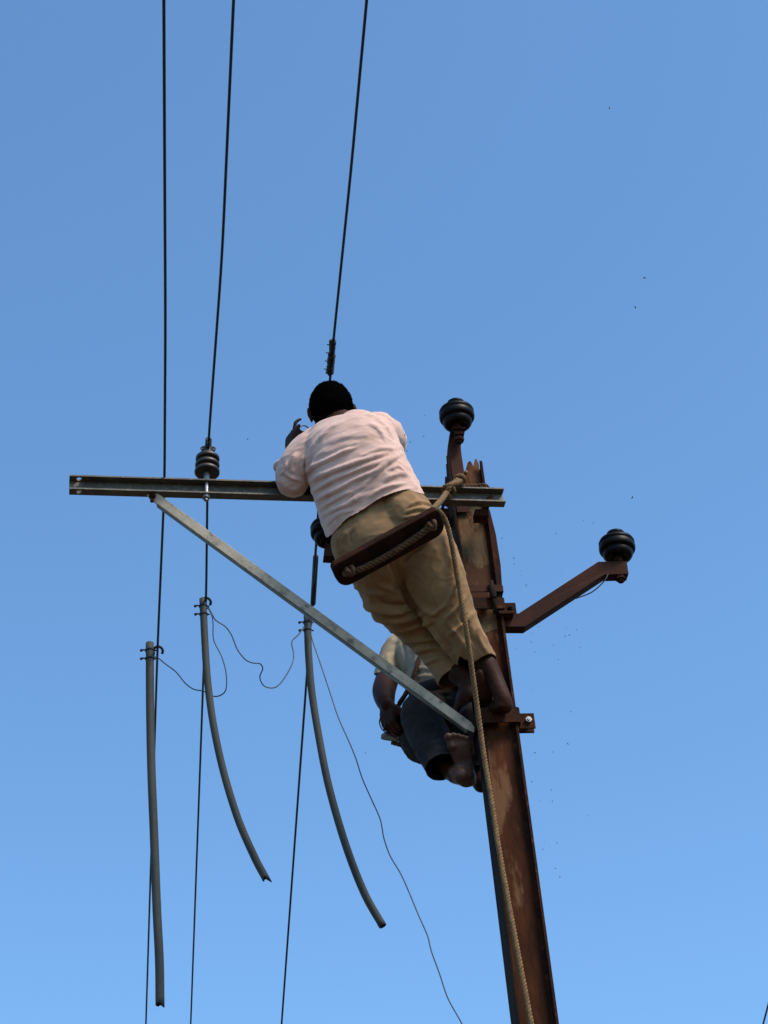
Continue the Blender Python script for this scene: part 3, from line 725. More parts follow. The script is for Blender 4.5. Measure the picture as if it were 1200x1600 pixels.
def hair(c, s, face, up, root, R, cover, seed, tuft=2600):
    rnd = random.Random(seed); n = 60; m = MB(); C = c + up * .015; vs = []; fs = []
    for i in range(n + 1):
        th = math.pi * .74 * i / n
        for k in range(n):
            a = 2 * math.pi * k / n; d = s * (math.sin(th) * math.cos(a)) + face * (math.sin(th) * math.sin(a)) + up * math.cos(th)
            fr = d.dot(face); lim = .30 if fr > .2 else -.72
            off = .010 + .004 * noise.noise(d * 9 + Vector((seed, 0, 0))) + .003 * noise.noise(d * 25)
            if d.dot(up) < .38 and fr > .35: off = -.012
            elif d.dot(up) < -.05 and fr > -.05: off = -.010
            vs.append(C + s * (d.dot(s) * (R * .80 + off)) + face * (fr * (R * 1.0 + off)) + up * (d.dot(up) * (R * .98 + off)))
    for i in range(n):
        for k in range(n): fs.append((i * n + k, i * n + (k + 1) % n, (i + 1) * n + (k + 1) % n, (i + 1) * n + k))
    fs += [tuple(range(n)), tuple(n * n + n - 1 - k for k in range(n))]
    m.add(vs, fs)
    for _ in range(tuft):                                            # short standing strands
        th = math.acos(rnd.uniform(-.62, 1)); a = rnd.uniform(0, 2 * math.pi)
        d = s * (math.sin(th) * math.cos(a)) + face * (math.sin(th) * math.sin(a)) + up * math.cos(th)
        if d.dot(face) > .3 and d.dot(up) < .5: continue
        if d.dot(up) < -.05 and d.dot(face) > -.1: continue
        p = C + s * (d.dot(s) * (R * .80 + .008)) + face * (d.dot(face) * (R + .008)) + up * (d.dot(up) * (R * .98 + .008))
        e = p + (d + Vector((rnd.gauss(0, .5), rnd.gauss(0, .5), rnd.gauss(0, .5)))).normalized() * rnd.uniform(.004, .010)
        t = (e - p).orthogonal().normalized() * .0012; m.add([p + t, p - t, e], [(0, 1, 2)])
    return m.build('hair', M['hair'], root, smooth=True)

# ================================================================== worker in the pink shirt
w1 = thing('person', P(760, 1100, 7.6), 'worker in a pale pink shirt and khaki trousers, back turned, leaning on a board', 'person')
# --- trousers
m = MB()
loft(m, [(578, 806, 7.86, 58, .085), (583, 824, 7.85, 65, .105), (588, 842, 7.84, 68, .122), (604, 868, 7.83, 66, .122), (618, 890, 7.83, 56, .10)], 36, expo=2.2)
loft(m, [(620, 790, 7.88, 38, .10), (636, 812, 7.85, 42, .118), (652, 850, 7.83, 46, .112)], 32)
loft(m, [(568, 862, 7.83, 40, .105), (590, 895, 7.82, 40, .098), (610, 928, 7.81, 40, .092), (642, 966, 7.82, 34, .080), (666, 993, 7.81, 30, .072), (690, 1024, 7.76, 29, .065), (711, 1058, 7.68, 28, .058), (724, 1080, 7.65, 27, .053)], 32)
loft(m, [(640, 828, 7.84, 46, .110), (662, 866, 7.82, 50, .104), (678, 906, 7.78, 48, .096), (695, 944, 7.74, 42, .084), (714, 982, 7.70, 35, .072), (735, 1014, 7.67, 30, .062), (756, 1042, 7.66, 25, .056), (768, 1059, 7.64, 22, .050)], 32)
co, fc = fuse(m, .005, 6)
nf = [
 ([(552, 938), (580, 950), (612, 957), (644, 953)], 5, 10), ([(570, 957), (600, 968), (634, 968), (664, 958)], 5, 11), ([(600, 985), (630, 984), (655, 978), (676, 972)], 5, 8),
 ([(625, 1004), (655, 1000), (684, 1000)], 5, 7), ([(645, 1020), (672, 1014), (700, 1016)], 5, 6), ([(588, 938), (612, 946), (640, 944)], 4, -6), ([(660, 1040), (684, 1030), (706, 1030)], 4, 5),
 ([(550, 912), (575, 926), (600, 930)], 5, 5), ([(574, 900), (592, 915), (620, 926)], 5, 4),
 ([(632, 905), (641, 930), (658, 950), (680, 962)], 4, 8), ([(716, 902), (704, 928), (690, 950), (672, 962)], 4, 6), ([(727, 930), (712, 950), (694, 968)], 4, 6), ([(740, 955), (722, 975), (702, 990)], 4, 5),
 ([(700, 975), (722, 1005), (740, 1035)], 4, 6), ([(745, 975), (748, 1000), (760, 1022)], 4, 5), ([(716, 960), (730, 985), (742, 1010)], 4, -5), ([(644, 862), (655, 852), (676, 838)], 3.5, 5), ([(628, 884), (645, 866), (664, 852)], 4, -5),
 ([(636, 793), (654, 786), (676, 790)], 3, 6), ([(633, 803), (652, 796), (676, 800)], 3, 6), ([(628, 812), (650, 806), (670, 806)], 3, 5), ([(622, 822), (642, 815), (660, 812)], 3, 4),
 ([(530, 836), (527, 850), (531, 866)], 3, 5), ([(541, 828), (534, 848), (538, 862)], 3, 5), ([(552, 826), (546, 838), (548, 850)], 3, -4),
 ([(606, 876), (620, 905), (634, 935), (652, 960)], 5, -9)]
nf = [(p_, w_ * .85, h_ * 1.7) for p_, w_, h_ in nf] + [([(612, 868), (628, 905), (642, 938), (668, 966)], 5, -16), ([(668, 966), (690, 995), (712, 1022)], 4, -10)]
co = folds(co, fc, nf); co = crumple(co, fc, .005, 9, None, 2); co = crumple(co, fc, .0026, 22, None, 5)
c1, c2 = P(711, 1058, 7.68), P(760, 1036, 7.66)
t1 = (P(716, 1071, 7.665) - P(699, 1045, 7.70)).normalized(); t2 = (P(768, 1046, 7.655) - P(752, 1022, 7.68)).normalized()
co, fc = cut(co, fc, [(c1, (t1 - FWD * .45 - RGT * .12).normalized(), .12), (c2, (t2 - FWD * .40).normalized(), .115)])
mesh_obj('trousers', co, fc, M['khaki'], w1, .003)
# waistband and belt loops
m = MB(); ring = []
for k in range(48):
    a = 2 * math.pi * k / 48; ring.append(P(584, 812, 7.86) + (RGT * .86 + UPV * .50).normalized() * (.170 * math.cos(a)) + (FWD * .9 - UPV * .2).normalized() * (.118 * math.sin(a)))
# --- shirt
m = MB()
loft(m, [(600, 842, 7.86, 80, .135), (592, 818, 7.88, 80, .134), (582, 795, 7.90, 79, .132), (571, 768, 7.93, 77, .134), (560, 740, 7.97, 75, .140), (550, 714, 8.02, 74, .140), (545, 695, 8.07, 71, .128), (543, 687, 8.10, 54, .095), (536, 683, 8.12, 32, .065)], 44, expo=2.3)
loft(m, [(506, 695, 8.08, 24, .075), (545, 692, 8.10, 20, .075), (590, 674, 8.10, 24, .080)], 24)          # shoulder girdle
limb(m, [V(495, 696, 8.06), V(478, 712, 8.04), V(463, 732, 8.02), V(456, 750, 8.01)], [.066, .070, .064, .058])
limb(m, [V(458, 752, 8.01), V(451, 742, 8.06), V(449, 731, 8.12)], [.058, .048, .036])
limb(m, [V(590, 672, 8.12), V(606, 680, 8.22), V(613, 694, 8.32)], [.066, .058, .052])
limb(m, [V(613, 694, 8.32), V(610, 706, 8.40), V(590, 706, 8.46)], [.048, .042, .04])
co, fc = fuse(m, .0047, 5)
nf = [
 ([(474, 741), (496, 728), (528, 712), (556, 700)], 4, 9), ([(482, 755), (514, 740), (556, 725), (606, 708)], 4.5, 10), ([(488, 770), (520, 753), (552, 739), (604, 720)], 4.5, 9),
 ([(494, 783), (524, 768), (556, 751), (592, 736)], 4.5, 9), ([(500, 797), (528, 780), (552, 768)], 4, 6), ([(556, 772), (580, 750), (602, 726), (624, 712)], 5, 10), ([(540, 788), (566, 764), (590, 742)], 4, -6),
 ([(504, 808), (536, 790), (575, 772)], 5, 5), ([(580, 775), (606, 762), (634, 756)], 4, 7), ([(596, 784), (616, 772), (646, 764)], 4, 6), ([(600, 752), (622, 742), (636, 744)], 4, 6), ([(608, 735), (622, 730), (632, 740)], 3, 6),
 ([(560, 716), (590, 704), (620, 702)], 4, 6), ([(500, 712), (530, 700), (570, 690)], 5, 4), ([(510, 694), (545, 684), (590, 682)], 6, 4), ([(575, 664), (590, 672), (602, 690)], 4, 6), ([(588, 656), (602, 668), (612, 684)], 3, 5),
 ([(476, 708), (470, 728), (472, 748)], 4, 7), ([(487, 712), (484, 730), (482, 745)], 3.5, -8), ([(463, 708), (455, 726), (455, 742)], 4, 7), ([(444, 738), (456, 748), (470, 752)], 3.5, 6), ([(440, 752), (452, 764), (468, 766)], 3.5, 5),
 ([(448, 722), (446, 734), (438, 742)], 3, 6), ([(492, 690), (486, 704), (480, 720)], 4, 5), ([(512, 820), (530, 806), (552, 798)], 4, 4), ([(520, 800), (545, 790), (560, 780)], 3.5, 5), ([(610, 790), (622, 780), (636, 776)], 3, 5),
 ([(498, 690), (514, 672), (540, 660)], 4, 5)]
co = folds(co, fc, [(p_, w_ * .8, h_ * 1.2) for p_, w_, h_ in nf])
SH = Matrix(((1, 0, 0), (0, 1, 0), (0, 0, 1)))
ax1 = np.array((RGT * .91 + UPV * .41).normalized()); st = np.eye(3) - .62 * np.outer(ax1, ax1)
co = crumple(co, fc, .0055, 8, st, 1); co = crumple(co, fc, .0036, 18, st, 3); co = crumple(co, fc, .0020, 38, st, 7)
hem_n = (-(UPV * .92) + RGT * .39 ).normalized(); hem_n = (hem_n - FWD * .12).normalized()
co, fc = cut(co, fc, [(P(446, 730, 8.115), (UPV * .9 - RGT * .1 + FWD * .6).normalized(), .055), (P(533, 673, 8.135), (UPV * .85 - RGT * .25 + FWD * .3).normalized(), .085), (P(592, 706, 8.46), (-RGT).normalized(), .05)])
co, fc = hem_cut(co, fc, [(505, 845), (520, 832), (540, 812), (556, 802), (575, 789), (594, 778), (612, 770), (630, 766), (645, 768), (660, 771), (680, 778)])
# let the hem wave a little
x, y, z = proj(co); hm = Vector(hem_n)
co = np.array([tuple(Vector(c) + hm * (.007 * noise.noise(Vector(c) * 14)) * max(0, 1 - abs((Vector(c) - P(586, 800, 7.88)).dot(hm)) / .06)) for c in co])
shirt = mesh_obj('shirt', co, fc, M['shirt'], w1, .0025)
# collar: a folded band round the neck
m = MB(); cc = P(530, 674, 8.14); cu = (UPV * .86 - RGT * .28 + FWD * .28).normalized(); ca = (RGT - cu * RGT.dot(cu)).normalized(); cb = cu.cross(ca); n = 40; vs = []; fs = []
for j, (r, h) in enumerate(((.100, -.020), (.100, -.012), (.090, .008), (.080, .026), (.076, .028), (.073, .020), (.074, -.012))):
    for k in range(n):
        a = 2 * math.pi * k / n; w = 1 + .03 * noise.noise(Vector((k * .3, j * .4, 3))); vs.append(cc + ca * (r * .98 * w * math.cos(a)) + cb * (r * .92 * w * math.sin(a)) + cu * (h + .004 * noise.noise(Vector((k * .4, 1, 2)))))
for j in range(6):
    for k in range(n): fs.append((j * n + k, j * n + (k + 1) % n, (j + 1) * n + (k + 1) % n, (j + 1) * n + k))
m.add(vs, fs); m.build('collar', M['shirt'], w1, smooth=True)
# rolled cuff at the left elbow
m = MB(); cp = P(446, 729, 8.115); cu2 = (UPV * .9 - RGT * .1 + FWD * .6).normalized(); ca = cu2.orthogonal().normalized(); cb = cu2.cross(ca); vs = []; fs = []; n = 28
for j, (r, h) in enumerate(((.039, -.012), (.044, -.006), (.045, .004), (.042, .010), (.037, .010), (.036, 0))):
    for k in range(n):
        a = 2 * math.pi * k / n; vs.append(cp + (ca * math.cos(a) + cb * math.sin(a)) * (r * (1 + .08 * noise.noise(Vector((k * .5, j * .3, 1))))) + cu2 * h)
for j in range(5):
    for k in range(n): fs.append((j * n + k, j * n + (k + 1) % n, (j + 1) * n + (k + 1) % n, (j + 1) * n + k))
m.add(vs, fs); m.build('rolled_cuff', M['shirt'], shirt, smooth=True)
# --- body
m = MB()
hc = P(518, 642, 8.20); hup = (UPV * .95 - RGT * .12 + FWD * .25).normalized(); hface = (FWD * .96 + UPV * -.25 - RGT * .12).normalized()
hs, hf, hu = head(m, hc, hup, hface, .090)
limb(m, [V(533, 672, 8.12), V(527, 655, 8.17), V(521, 640, 8.20)], [.068, .060, .060])
loft(m, [(585, 830, 7.87, 58, .095), (572, 775, 7.93, 56, .10), (556, 720, 8.02, 62, .11), (546, 685, 8.09, 58, .09)], 28)
loft(m, [(574, 850, 7.84, 34, .08), (612, 930, 7.82, 28, .062), (662, 990, 7.81, 20, .050), (698, 1036, 7.74, 18, .042), (718, 1060, 7.67, 15, .035)], 20)
loft(m, [(645, 835, 7.84, 34, .08), (678, 906, 7.78, 34, .066), (712, 975, 7.71, 26, .055), (744, 1022, 7.67, 19, .042), (766, 1048, 7.64, 14, .033)], 20)
limb(m, [V(500, 700, 8.07), V(478, 724, 8.03), V(458, 748, 8.01)], [.05, .045, .04])
limb(m, [V(458, 748, 8.01), V(453, 734, 8.08), V(455, 714, 8.16), V(456, 703, 8.20)], [.040, .036, .030, .024])
hand(m, P(455, 703, 8.20), (UPV * .85 + FWD * .5), (RGT * .8 + FWD * .5), -RGT * .7 - FWD * .5 + UPV * .2, (65, 80, 50), .85, .05, -15, (5, 38, 25))
limb(m, [V(596, 676, 8.13), V(606, 688, 8.28), V(609, 698, 8.38)], [.05, .045, .04])
limb(m, [V(609, 698, 8.38), V(590, 690, 8.45), V(552, 655, 8.52), V(540, 640, 8.54)], [.040, .038, .03, .025])
hand(m, P(540, 640, 8.54), (UPV * .8 - RGT * .5 + FWD * .1), (-RGT * .6 - FWD * .4), UPV + RGT * .3, (45, 60, 40), .98)
# left leg: ankle and foot, toes down on the brace end
limb(m, [V(716, 1052, 7.66), V(730, 1066, 7.62), V(737, 1082, 7.585)], [.042, .034, .034])
h1 = P(746, 1086, 7.54); tt1 = P(714, 1119, 7.66)
f_, u_, s_, L_ = foot(m, None, h1, None, tt1, (-FWD * .35 - RGT * .35 + UPV * .75), .95); tn1 = toes(m, h1, f_, u_, s_, L_, .95, 1)
limb(m, [V(733, 1070, 7.60), h1.lerp(tt1, .22) + u_ * .03], [.034, .033])
# right leg: heel towards the camera on the clamp
limb(m, [V(760, 1040, 7.64), V(771, 1058, 7.60), V(779, 1076, 7.55)], [.040, .033, .031])
limb(m, [V(779, 1076, 7.55), V(786, 1092, 7.51), V(790, 1103, 7.49)], [.031, .030, .027])
h2 = P(790, 1108, 7.46); tt2 = P(752, 1132, 7.62)
f_, u_, s2_, L_ = foot(m, None, h2, None, tt2, (UPV * .9 + FWD * .2 + RGT * .1), .95); tn2 = toes(m, h2, f_, u_, s2_, L_, .95, -1)
co, fc = fuse(m, .0048, 3)
co = crumple(co, fc, .0008, 60, None, 11, False)
mesh_obj('body', co, fc, M['skin'], w1)
for tips, f0 in ((tn1, (tt1 - h1).normalized()),):
    for k_, (tp_, r_) in enumerate(tips[:1]):
        pass
hair(hc, hs, hf, hu, w1, .090, 0, 4); eyes(hc, hs, hf, hu, w1)

# thin wire he is bending, between his hands
m = MB(); m.tube(crv([P(463, 672, 8.34), P(468, 667, 8.36), P(475, 665, 8.38), P(481, 668, 8.40), P(489, 674, 8.44), P(505, 664, 8.50), P(522, 640, 8.56)], 6), .0026, 8)
m.tube(crv([P(466, 677, 8.34), P(471, 674.5, 8.36), P(479, 674.5, 8.38), P(485, 678, 8.42), P(500, 672, 8.50), P(524, 642, 8.56)], 6), .0026, 8)
tag(m.build('binding_wire', M['thin'], None, smooth=True, origin=P(475, 666, 8.38)), 'thin bent wire held in the left hand of the worker in pink', 'wire')

# ------------------------------------------------------------------ board he leans on, and its ropes
A, B = P(528, 876, 7.575), P(672, 797, 7.635)
e1 = (B - A).normalized(); down = (-UPV * .84 + FWD * .54); e2 = (down - e1 * down.dot(e1)).normalized(); e3 = e1.cross(e2).normalized()
if e3.dot(UPV) < 0: e3 = -e3
BL = (B - A).length; bd = thing('seat_board', A.lerp(B, .5), 'dark rounded wooden board behind the thighs of the worker in pink', 'board')
m = MB(); out = []; BW = .112; x0, x1 = -.032, BL + .026; r = .045
for cx, cy, a0 in ((x1 - .02, .02, -90), (x1 - r, BW - r, 0), (x0 + r, BW - r, 90), (x0 + .02, .02, 180)):
    rr = .02 if cy < .03 else r
    for k in range(7):
        a = math.radians(a0 + 15 * k); out.append(A + e1 * (cx + rr * math.cos(a)) + e2 * (cy + rr * math.sin(a)) - e3 * .014)
m.prism(out, e3 * .028); m.build('plank', M['wood'], bd, bevel=.004)
def bp(s, t, h): return A + e1 * (BL * s) + e2 * t - e3 * (.014 + h)
m = MB(); twisted(m, [bp(.06, .050, .012), bp(.14, .055, .018), bp(.30, .060, .018), bp(.5, .058, .020), bp(.72, .052, .018), bp(.86, .044, .018), bp(.93, .038, .012)], .0125, .045); m.build('under_rope', M['rope_old'], bd, smooth=True)
m = MB()
for s, t in ((.05, .045), (.94, .042)):
    m = MB(); q = bp(s, t, .014)
    for k in range(3):
        aa = (e1 * math.cos(k * 1.1) + e2 * math.sin(k * 1.1)).normalized(); bb = e3
        limb(m, [q + (aa * math.cos(t_) * .014 + bb * math.sin(t_) * .012) + e1 * (k - 1) * .006 for t_ in [i * math.pi / 5 for i in range(10)]], [.0085] * 10, 8)
    m.build('rope_knot', M['rope_old'], bd, smooth=True)

ZS[0] = False
rp = thing('support_rope', P(706, 752, 7.86), 'thick coir rope knotted round the top of the pole and tied to the board', 'rope')
m = MB(); k1 = P(699, 768, 7.85)
twisted(m, [P(670, 803, 7.47), P(680, 792, 7.58), P(690, 781, 7.72), k1], .0115, .042)
m.build('rope_line', M['rope'], rp, smooth=True)
m = MB(); twisted(m, [k1, P(705, 760, 7.86), P(713, 752, 7.90), P(721, 747, 7.95)], .0125, .042)
twisted(m, [k1 - FWD * .015, P(703, 758, 7.84), P(714, 755, 7.88), P(723, 749, 7.93)], .011, .04)
for c0, rr in ((k1, .023), (P(717, 751, 7.91), .019)):
    d = (P(722, 741, 7.98) - k1).normalized(); x_ = (d.orthogonal()).normalized(); y_ = d.cross(x_)
    twisted(m, [c0 + (x_ * math.cos(a) + y_ * math.sin(a)) * rr * .85 + d * (a * .003) for a in [i * math.pi / 4 for i in range(10)]], .0088, .035, 3, 6)
m.tube(crv([P(718, 749, 7.93), P(725, 741, 7.94), P(729, 737, 7.93)], 5), .007, 8)
m.build('knot', M['rope'], rp, smooth=True)
m = MB(); ct = pole_at(768)
for k in range(2):
    pts = []
    for i in range(17):
        a = 2 * math.pi * i / 16; ca_, sa_ = math.cos(a), math.sin(a); q = max(abs(ca_) / (PW / 2 + .016), abs(sa_) / (PD / 2 + .016)) ** -1 * .93
        pts.append(ct + Z3 * (.016 * k - .028 + .010 * math.sin(a)) + EX * ca_ * q + EY * sa_ * q)
    twisted(m, pts, .010, .045, 3, 6)
m.build('pole_turns', M['rope_old'], rp, smooth=True)

ZS[0] = True
hr = thing('hand_line', P(735, 1050, 7.45), 'long pale twisted rope hanging down in front of the pole', 'rope')
m = MB(); twisted(m, [P(682, 796, 7.72), P(692, 806, 7.74), P(700, 825, 7.75), P(706, 850, 7.74), P(712, 885, 7.71), P(719, 925, 7.66), P(727, 975, 7.58), P(733, 1015, 7.54), P(739, 1058, 7.50), P(747, 1115, 7.43), P(756, 1180, 7.34), P(767, 1245, 7.25), P(780, 1330, 7.12), P(797, 1425, 6.98), P(813, 1510, 6.86), P(830, 1600, 6.74), P(845, 1680, 6.64)], .0100, .038)
end = P(845, 1680, 6.64); twisted(m, [end, end + Vector((.02, 0, -.9)), Vector((end.x + .04, end.y - .02, .9)), Vector((end.x + .05, end.y - .02, .06))], .0100, .038, step=.02)
m.build('laid_rope', M['rope'], hr, smooth=True)

ZS[0] = False
# ================================================================== second worker, seated behind the pole
w2 = thing('person', P(690, 1090, 8.0), 'worker in a grey T-shirt and dark trousers, sitting behind the pole, bare sole showing', 'person')
m = MB()
loft(m, [(694, 1100, 8.02, 46, .115), (690, 1080, 8.06, 46, .115), (682, 1058, 8.14, 46, .110), (674, 1030, 8.26, 50, .112), (669, 1010, 8.36, 52, .105), (670, 998, 8.44, 42, .080), (676, 986, 8.50, 24, .07)], 36, expo=2.3)
limb(m, [V(636, 1006, 8.40), V(622, 1014, 8.36), V(611, 1036, 8.30), V(604, 1060, 8.24), V(600, 1070, 8.22)], [.050, .056, .053, .050, .048])
limb(m, [V(706, 1006, 8.40), V(722, 1012, 8.34), V(732, 1034, 8.24), V(737, 1052, 8.16)], [.050, .054, .050, .048])
co, fc = fuse(m, .006, 4)
nf = [([(628, 1000), (634, 1030), (632, 1060)], 3, -9), ([(620, 1008), (626, 1034), (622, 1056)], 3.5, 6), ([(640, 1052), (662, 1046), (690, 1052)], 3, 6), ([(640, 1064), (664, 1058), (694, 1064)], 3, 7), ([(626, 1072), (650, 1070), (680, 1072)], 3, 6),
      ([(646, 1036), (668, 1032), (690, 1040)], 4, 5), ([(604, 1020), (606, 1036), (600, 1050)], 4, 5), ([(640, 1010), (650, 1026), (646, 1044)], 4, 5), ([(650, 1078), (668, 1070), (700, 1076)], 3, 6)]
co = folds(co, fc, nf); co = crumple(co, fc, .0045, 11, None, 21); co = crumple(co, fc, .002, 26, None, 22)
co, fc = cut(co, fc, [(P(692, 1082, 8.06), (-UPV * .94 + RGT * .18 - FWD * .25).normalized(), .24), (P(603, 1057, 8.25), (-UPV * .95 - RGT * .22 - FWD * .25).normalized(), .085), (P(676, 988, 8.49), (UPV + FWD * .5).normalized(), .08), (P(736, 1046, 8.19), (-UPV * .9 + RGT * .2 - FWD * .4).normalized(), .07)])
mesh_obj('t_shirt', co, fc, M['tshirt'], w2, .0025)
# dark trousers
m = MB()
loft(m, [(690, 1074, 8.08, 44, .115), (690, 1096, 8.04, 46, .125), (684, 1122, 8.02, 48, .13)], 32)
limb(m, [V(676, 1140, 8.02), V(664, 1150, 7.98), V(664, 1158, 7.93)], [.10, .098, .088])
limb(m, [V(674, 1112, 8.00), V(662, 1113, 7.88), V(657, 1120, 7.76)], [.090, .080, .074], 24)
limb(m, [V(657, 1120, 7.76), V(668, 1146, 7.66), V(681, 1174, 7.55), V(691, 1198, 7.46), V(699, 1216, 7.38)], [.074, .074, .067, .060, .060], 24)
limb(m, [V(704, 1112, 8.00), V(724, 1120, 7.90), V(738, 1132, 7.80)], [.092, .082, .07], 24)
limb(m, [V(738, 1132, 7.80), V(742, 1165, 7.74), V(746, 1200, 7.66), V(750, 1222, 7.60)], [.07, .062, .054, .05], 24)
co, fc = fuse(m, .0065, 5)
nf = [([(640, 1100), (662, 1094), (684, 1104)], 3.5, 6), ([(646, 1140), (656, 1165), (672, 1190)], 3.5, 5), ([(690, 1120), (684, 1145), (696, 1170)], 4, 6), ([(660, 1096), (690, 1092), (712, 1096)], 3, 6), ([(664, 1086), (690, 1084), (716, 1088)], 3, 5), ([(632, 1160), (646, 1180), (664, 1192)], 3, 4)]
co = folds(co, fc, nf); co = crumple(co, fc, .0045, 9, None, 31); co = crumple(co, fc, .0018, 24, None, 32)
tA = (P(704, 1218, 7.46) - P(676, 1170, 7.58)).normalized(); tB = (P(750, 1222, 7.60) - P(742, 1165, 7.74)).normalized()
co, fc = cut(co, fc, [(P(691, 1197, 7.455), (-FWD * .80 - UPV * .55 + RGT * .25).normalized(), .14), (P(748, 1212, 7.63), tB, .12)])
mesh_obj('trousers', co, fc, M['navy'], w2, .003)
# body
m = MB()
hc2 = P(688, 946, 8.62); hup2 = (UPV * .9 + FWD * .42).normalized(); hf2 = (-FWD * .9 + UPV * .35).normalized()
hs2, hf2, hu2 = head(m, hc2, hup2, hf2, .094)
limb(m, [V(674, 1004, 8.44), V(680, 984, 8.52), V(686, 962, 8.60)], [.065, .056, .056])
loft(m, [(690, 1090, 8.04, 34, .09), (684, 1060, 8.13, 34, .085), (674, 1028, 8.27, 38, .085), (670, 1006, 8.38, 38, .07)], 24)
limb(m, [V(632, 1010, 8.38), V(611, 1038, 8.30), V(604, 1064, 8.22)], [.042, .042, .046])
limb(m, [V(604, 1064, 8.22), V(600, 1080, 8.10), V(602, 1096, 7.99), V(605, 1102, 7.95)], [.046, .045, .036, .028])
hand(m, P(605, 1100, 7.96), (-UPV * .75 - FWD * .4 + RGT * .1), (RGT * .6 + FWD * .5 - UPV * .1), (RGT * .5 - FWD * .7), (40, 60, 45), .95)
limb(m, [V(722, 1014, 8.33), V(732, 1036, 8.22), V(732, 1056, 8.00)], [.040, .038, .036])
limb(m, [V(732, 1056, 8.00), V(736, 1058, 7.76), V(747, 1058, 7.50)], [.036, .034, .025])
hand(m, P(750, 1060, 7.49), (RGT * .15 - UPV * .95), (FWD * .9 - RGT * .2), (RGT * .9), (35, 50, 40), .82, .02)
limb(m, [V(674, 1112, 8.00), V(655, 1120, 7.73)], [.06, .055]); limb(m, [V(657, 1122, 7.75), V(678, 1168, 7.60), V(704, 1204, 7.49), V(720, 1212, 7.43)], [.050, .044, .034, .032])
limb(m, [V(704, 1112, 8.00), V(738, 1132, 7.80), V(744, 1180, 7.70), V(750, 1218, 7.61), V(752, 1226, 7.58)], [.06, .05, .046, .034, .03])
h3_ = P(734, 1228, 7.42); t3_ = P(714, 1141, 7.44); 
f_, u3, s3, L3 = foot(m, None, h3_, None, t3_, (FWD * .95 - RGT * .15), 1.0); tn3 = toes(m, h3_, f_, u3, s3, L3, 1.0, 1 if s3.dot(RGT) > 0 else -1)
limb(m, [V(712, 1210, 7.45), h3_.lerp(t3_, .16) + u3 * .02], [.034, .034])
h4 = P(762, 1232, 7.60); t4 = P(756, 1160, 7.50)
f_, u4, s4, L4 = foot(m, None, h4, None, P(757, 1150, 7.62), (FWD * .95), .95); toes(m, h4, f_, u4, s4, L4, .95, -1)
co, fc = fuse(m, .0048, 3)
b2 = mesh_obj('body', co, fc, M['skin'], w2)
b2.data.materials.append(M['sole'])
pc = b2.data.polygons; cen = np.empty(len(pc) * 3); pc.foreach_get('center', cen); cen = cen.reshape(-1, 3) + np.array(ROOT[w2]); nn_ = np.empty(len(pc) * 3); pc.foreach_get('normal', nn_); nn_ = nn_.reshape(-1, 3)
hh = np.array(h3_); ff = np.array((t3_ - h3_).normalized()); dd = cen - hh; al = dd @ ff; rad = np.linalg.norm(dd - np.outer(al, ff), axis=1)
idx = ((al > -.04) & (al < .25) & (rad < .06) & ((nn_ @ np.array(FWD)) < -.05)).astype(int); pc.foreach_set('material_index', idx)
hair(hc2, hs2, hf2, hu2, w2, .094, 0, 9, 900); eyes(hc2, hs2, hf2, hu2, w2)
# belt
m = MB(); cc = P(691, 1080, 8.05); cu = (UPV * .95 - RGT * .15 + FWD * .3).normalized(); ca = (RGT - cu * RGT.dot(cu)).normalized(); cb = cu.cross(ca); n = 40; vs = []; fs = []
for j, (r, h) in enumerate(((.0, -.024), (.004, -.022), (.004, .020), (.0, .022))):
    for k in range(n):
        a = 2 * math.pi * k / n; vs.append(cc + ca * ((.124 + r) * math.cos(a)) + cb * ((.146 + r) * math.sin(a)) + cu * h)
for j in range(3):
    for k in range(n): fs.append((j * n + k, j * n + (k + 1) % n, (j + 1) * n + (k + 1) % n, (j + 1) * n + k))
m.add(vs, fs); m.build('belt', M['black'], w2, smooth=True)

# his sling: board, loops of rope, coiled lead at his hand
sb = thing('sling_board', P(640, 1160, 7.98), 'small weathered board under the seated worker in the T-shirt', 'board')
a_, b_ = P(602, 1152, 7.99), P(706, 1166, 8.04); s1 = (b_ - a_).normalized(); s2v = (FWD * .96 - UPV * .28); s2v = (s2v - s1 * s2v.dot(s1)).normalized(); s3v = s1.cross(s2v).normalized()
m = MB(); out = []; LB = (b_ - a_).length
for cx, cy, a0 in ((LB, .03, -90), (LB, .09, 0), (.02, .09, 90), (.02, .03, 180)):
    for k in range(5):
        a = math.radians(a0 + 22.5 * k); out.append(a_ + s1 * (cx + .028 * math.cos(a)) + s2v * (cy - .05 + .028 * math.sin(a)))
m.prism(out, s3v * .018); m.build('plank', mat('weathered_board', (.11, .095, .07), (.07, .06, .045), 20, .8, 0, .5, 120), sb, bevel=.004)
m = MB(); twisted(m, [P(612, 1160, 7.98), P(630, 1165, 7.97), P(650, 1169, 7.97), P(672, 1172, 7.98)], .009, .035); m.build('under_rope', M['rope_old'], sb, smooth=True)
sr = thing('sling_rope', P(650, 1030, 8.12), 'thin olive rope running over the T-shirt of the seated worker to his board', 'rope')
m = MB(); twisted(m, [P(618, 1152, 7.94), P(617, 1125, 7.96), P(624, 1100, 8.0), P(634, 1084, 7.97), P(646, 1058, 7.99), P(655, 1030, 8.08), P(664, 1005, 8.18), P(690, 960, 8.1), P(712, 940, 7.95)], .010, .035)
m.build('rope_line', M['rope_old'], sr, smooth=True)
m = MB(); m.tube(crv([P(598, 1116, 7.93), P(593, 1126, 7.92), P(596, 1138, 7.92), P(606, 1147, 7.93), P(614, 1150, 7.95), P(612, 1143, 7.95), P(600, 1140, 7.93), P(602, 1132, 7.93), P(606, 1122, 7.94), P(612, 1118, 7.96), P(618, 1128, 7.97), P(616, 1145, 7.98)], 6), .0024, 8)
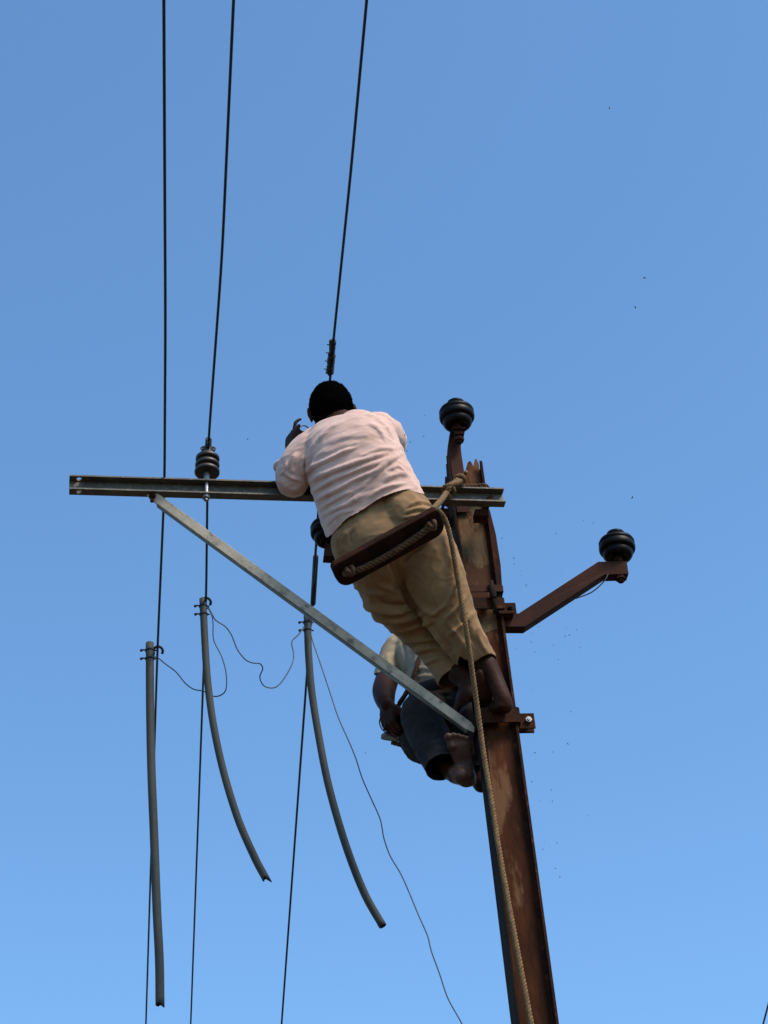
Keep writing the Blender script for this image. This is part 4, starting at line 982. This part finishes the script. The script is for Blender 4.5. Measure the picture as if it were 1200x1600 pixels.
tag(m.build('loose_lead', M['thin'], None, smooth=True, origin=P(600, 1135, 7.92)), 'thin curled lead dangling from the hand of the seated worker', 'lead')
m = MB(); limb(m, [V(624, 1118, 8.02), V(622, 1132, 8.01), V(625, 1148, 8.02)], [.026, .034, .026])
co, fc = fuse(m, .005, 2); co = crumple(co, fc, .003, 20, None, 4)
m = MB(); m.v = [Vector(c) for c in co]; m.f = fc
tag(m.build('tool_pouch', M['black'], None, smooth=True, origin=P(618, 1130, 8.0)), 'small black pouch hanging below the hand of the seated worker', 'pouch')

# ------------------------------------------------------------------ specks flying in the air
rnd = random.Random(8); sm = []
for k in range(3):
    b = MB(); pr = []; q = Vector((0, 0, 0))
    b.ball(q, .0040 + .0008 * k, .0026, .0020, n=6); b.ball(q + Vector((.004, .001, .001)), .0018, .0018, .0016, n=5)
    b.add([q, q + Vector((-.003, .006, .003)), q + Vector((-.006, .005, .002))], [(0, 1, 2)])
    o = b.build('speck', M['speck'], None, origin=q); sm.append(o)
spots = [(387, 686), (952, 169), (1007, 434), (993, 480), (988, 777), (632, 680), (641, 690), (662, 682), (636, 705), (912, 813), (927, 817), (784, 841), (803, 872), (803, 881), (813, 893), (814, 899), (875, 894), (822, 914), (823, 916), (868, 834), (841, 927), (786, 918), (842, 979), (885, 981), (890, 992), (883, 994), (830, 1003), (831, 990), (865, 1008), (807, 1014), (901, 984), (906, 1012), (872, 1030), (796, 1029), (836, 1019), (864, 1175), (887, 1162), (889, 1163), (836, 1176), (837, 1186), (850, 1209), (861, 1234), (845, 1252), (863, 1252), (831, 1221), (870, 1317), (850, 1316), (848, 1327), (868, 1357), (875, 1370), (571, 1176), (920, 1274), (664, 649), (880, 1062), (833, 1078), (892, 1112)]
for i, (x_, y_) in enumerate(spots):
    src = sm[i % 3]; o = src if i < 3 else src.copy()
    if i >= 3: COL.objects.link(o)
    big = (.9 if i < 5 else .6) if i < 8 else rnd.uniform(.3, .6)
    o.location = P(x_, y_, rnd.uniform(6.8, 7.6)); o.scale = (big,) * 3; o.rotation_euler = (rnd.uniform(0, 6), rnd.uniform(0, 6), rnd.uniform(0, 6))
    tag(o, 'tiny dark speck drifting in the blue sky around the pole and wires', 'speck', 'specks in the air')
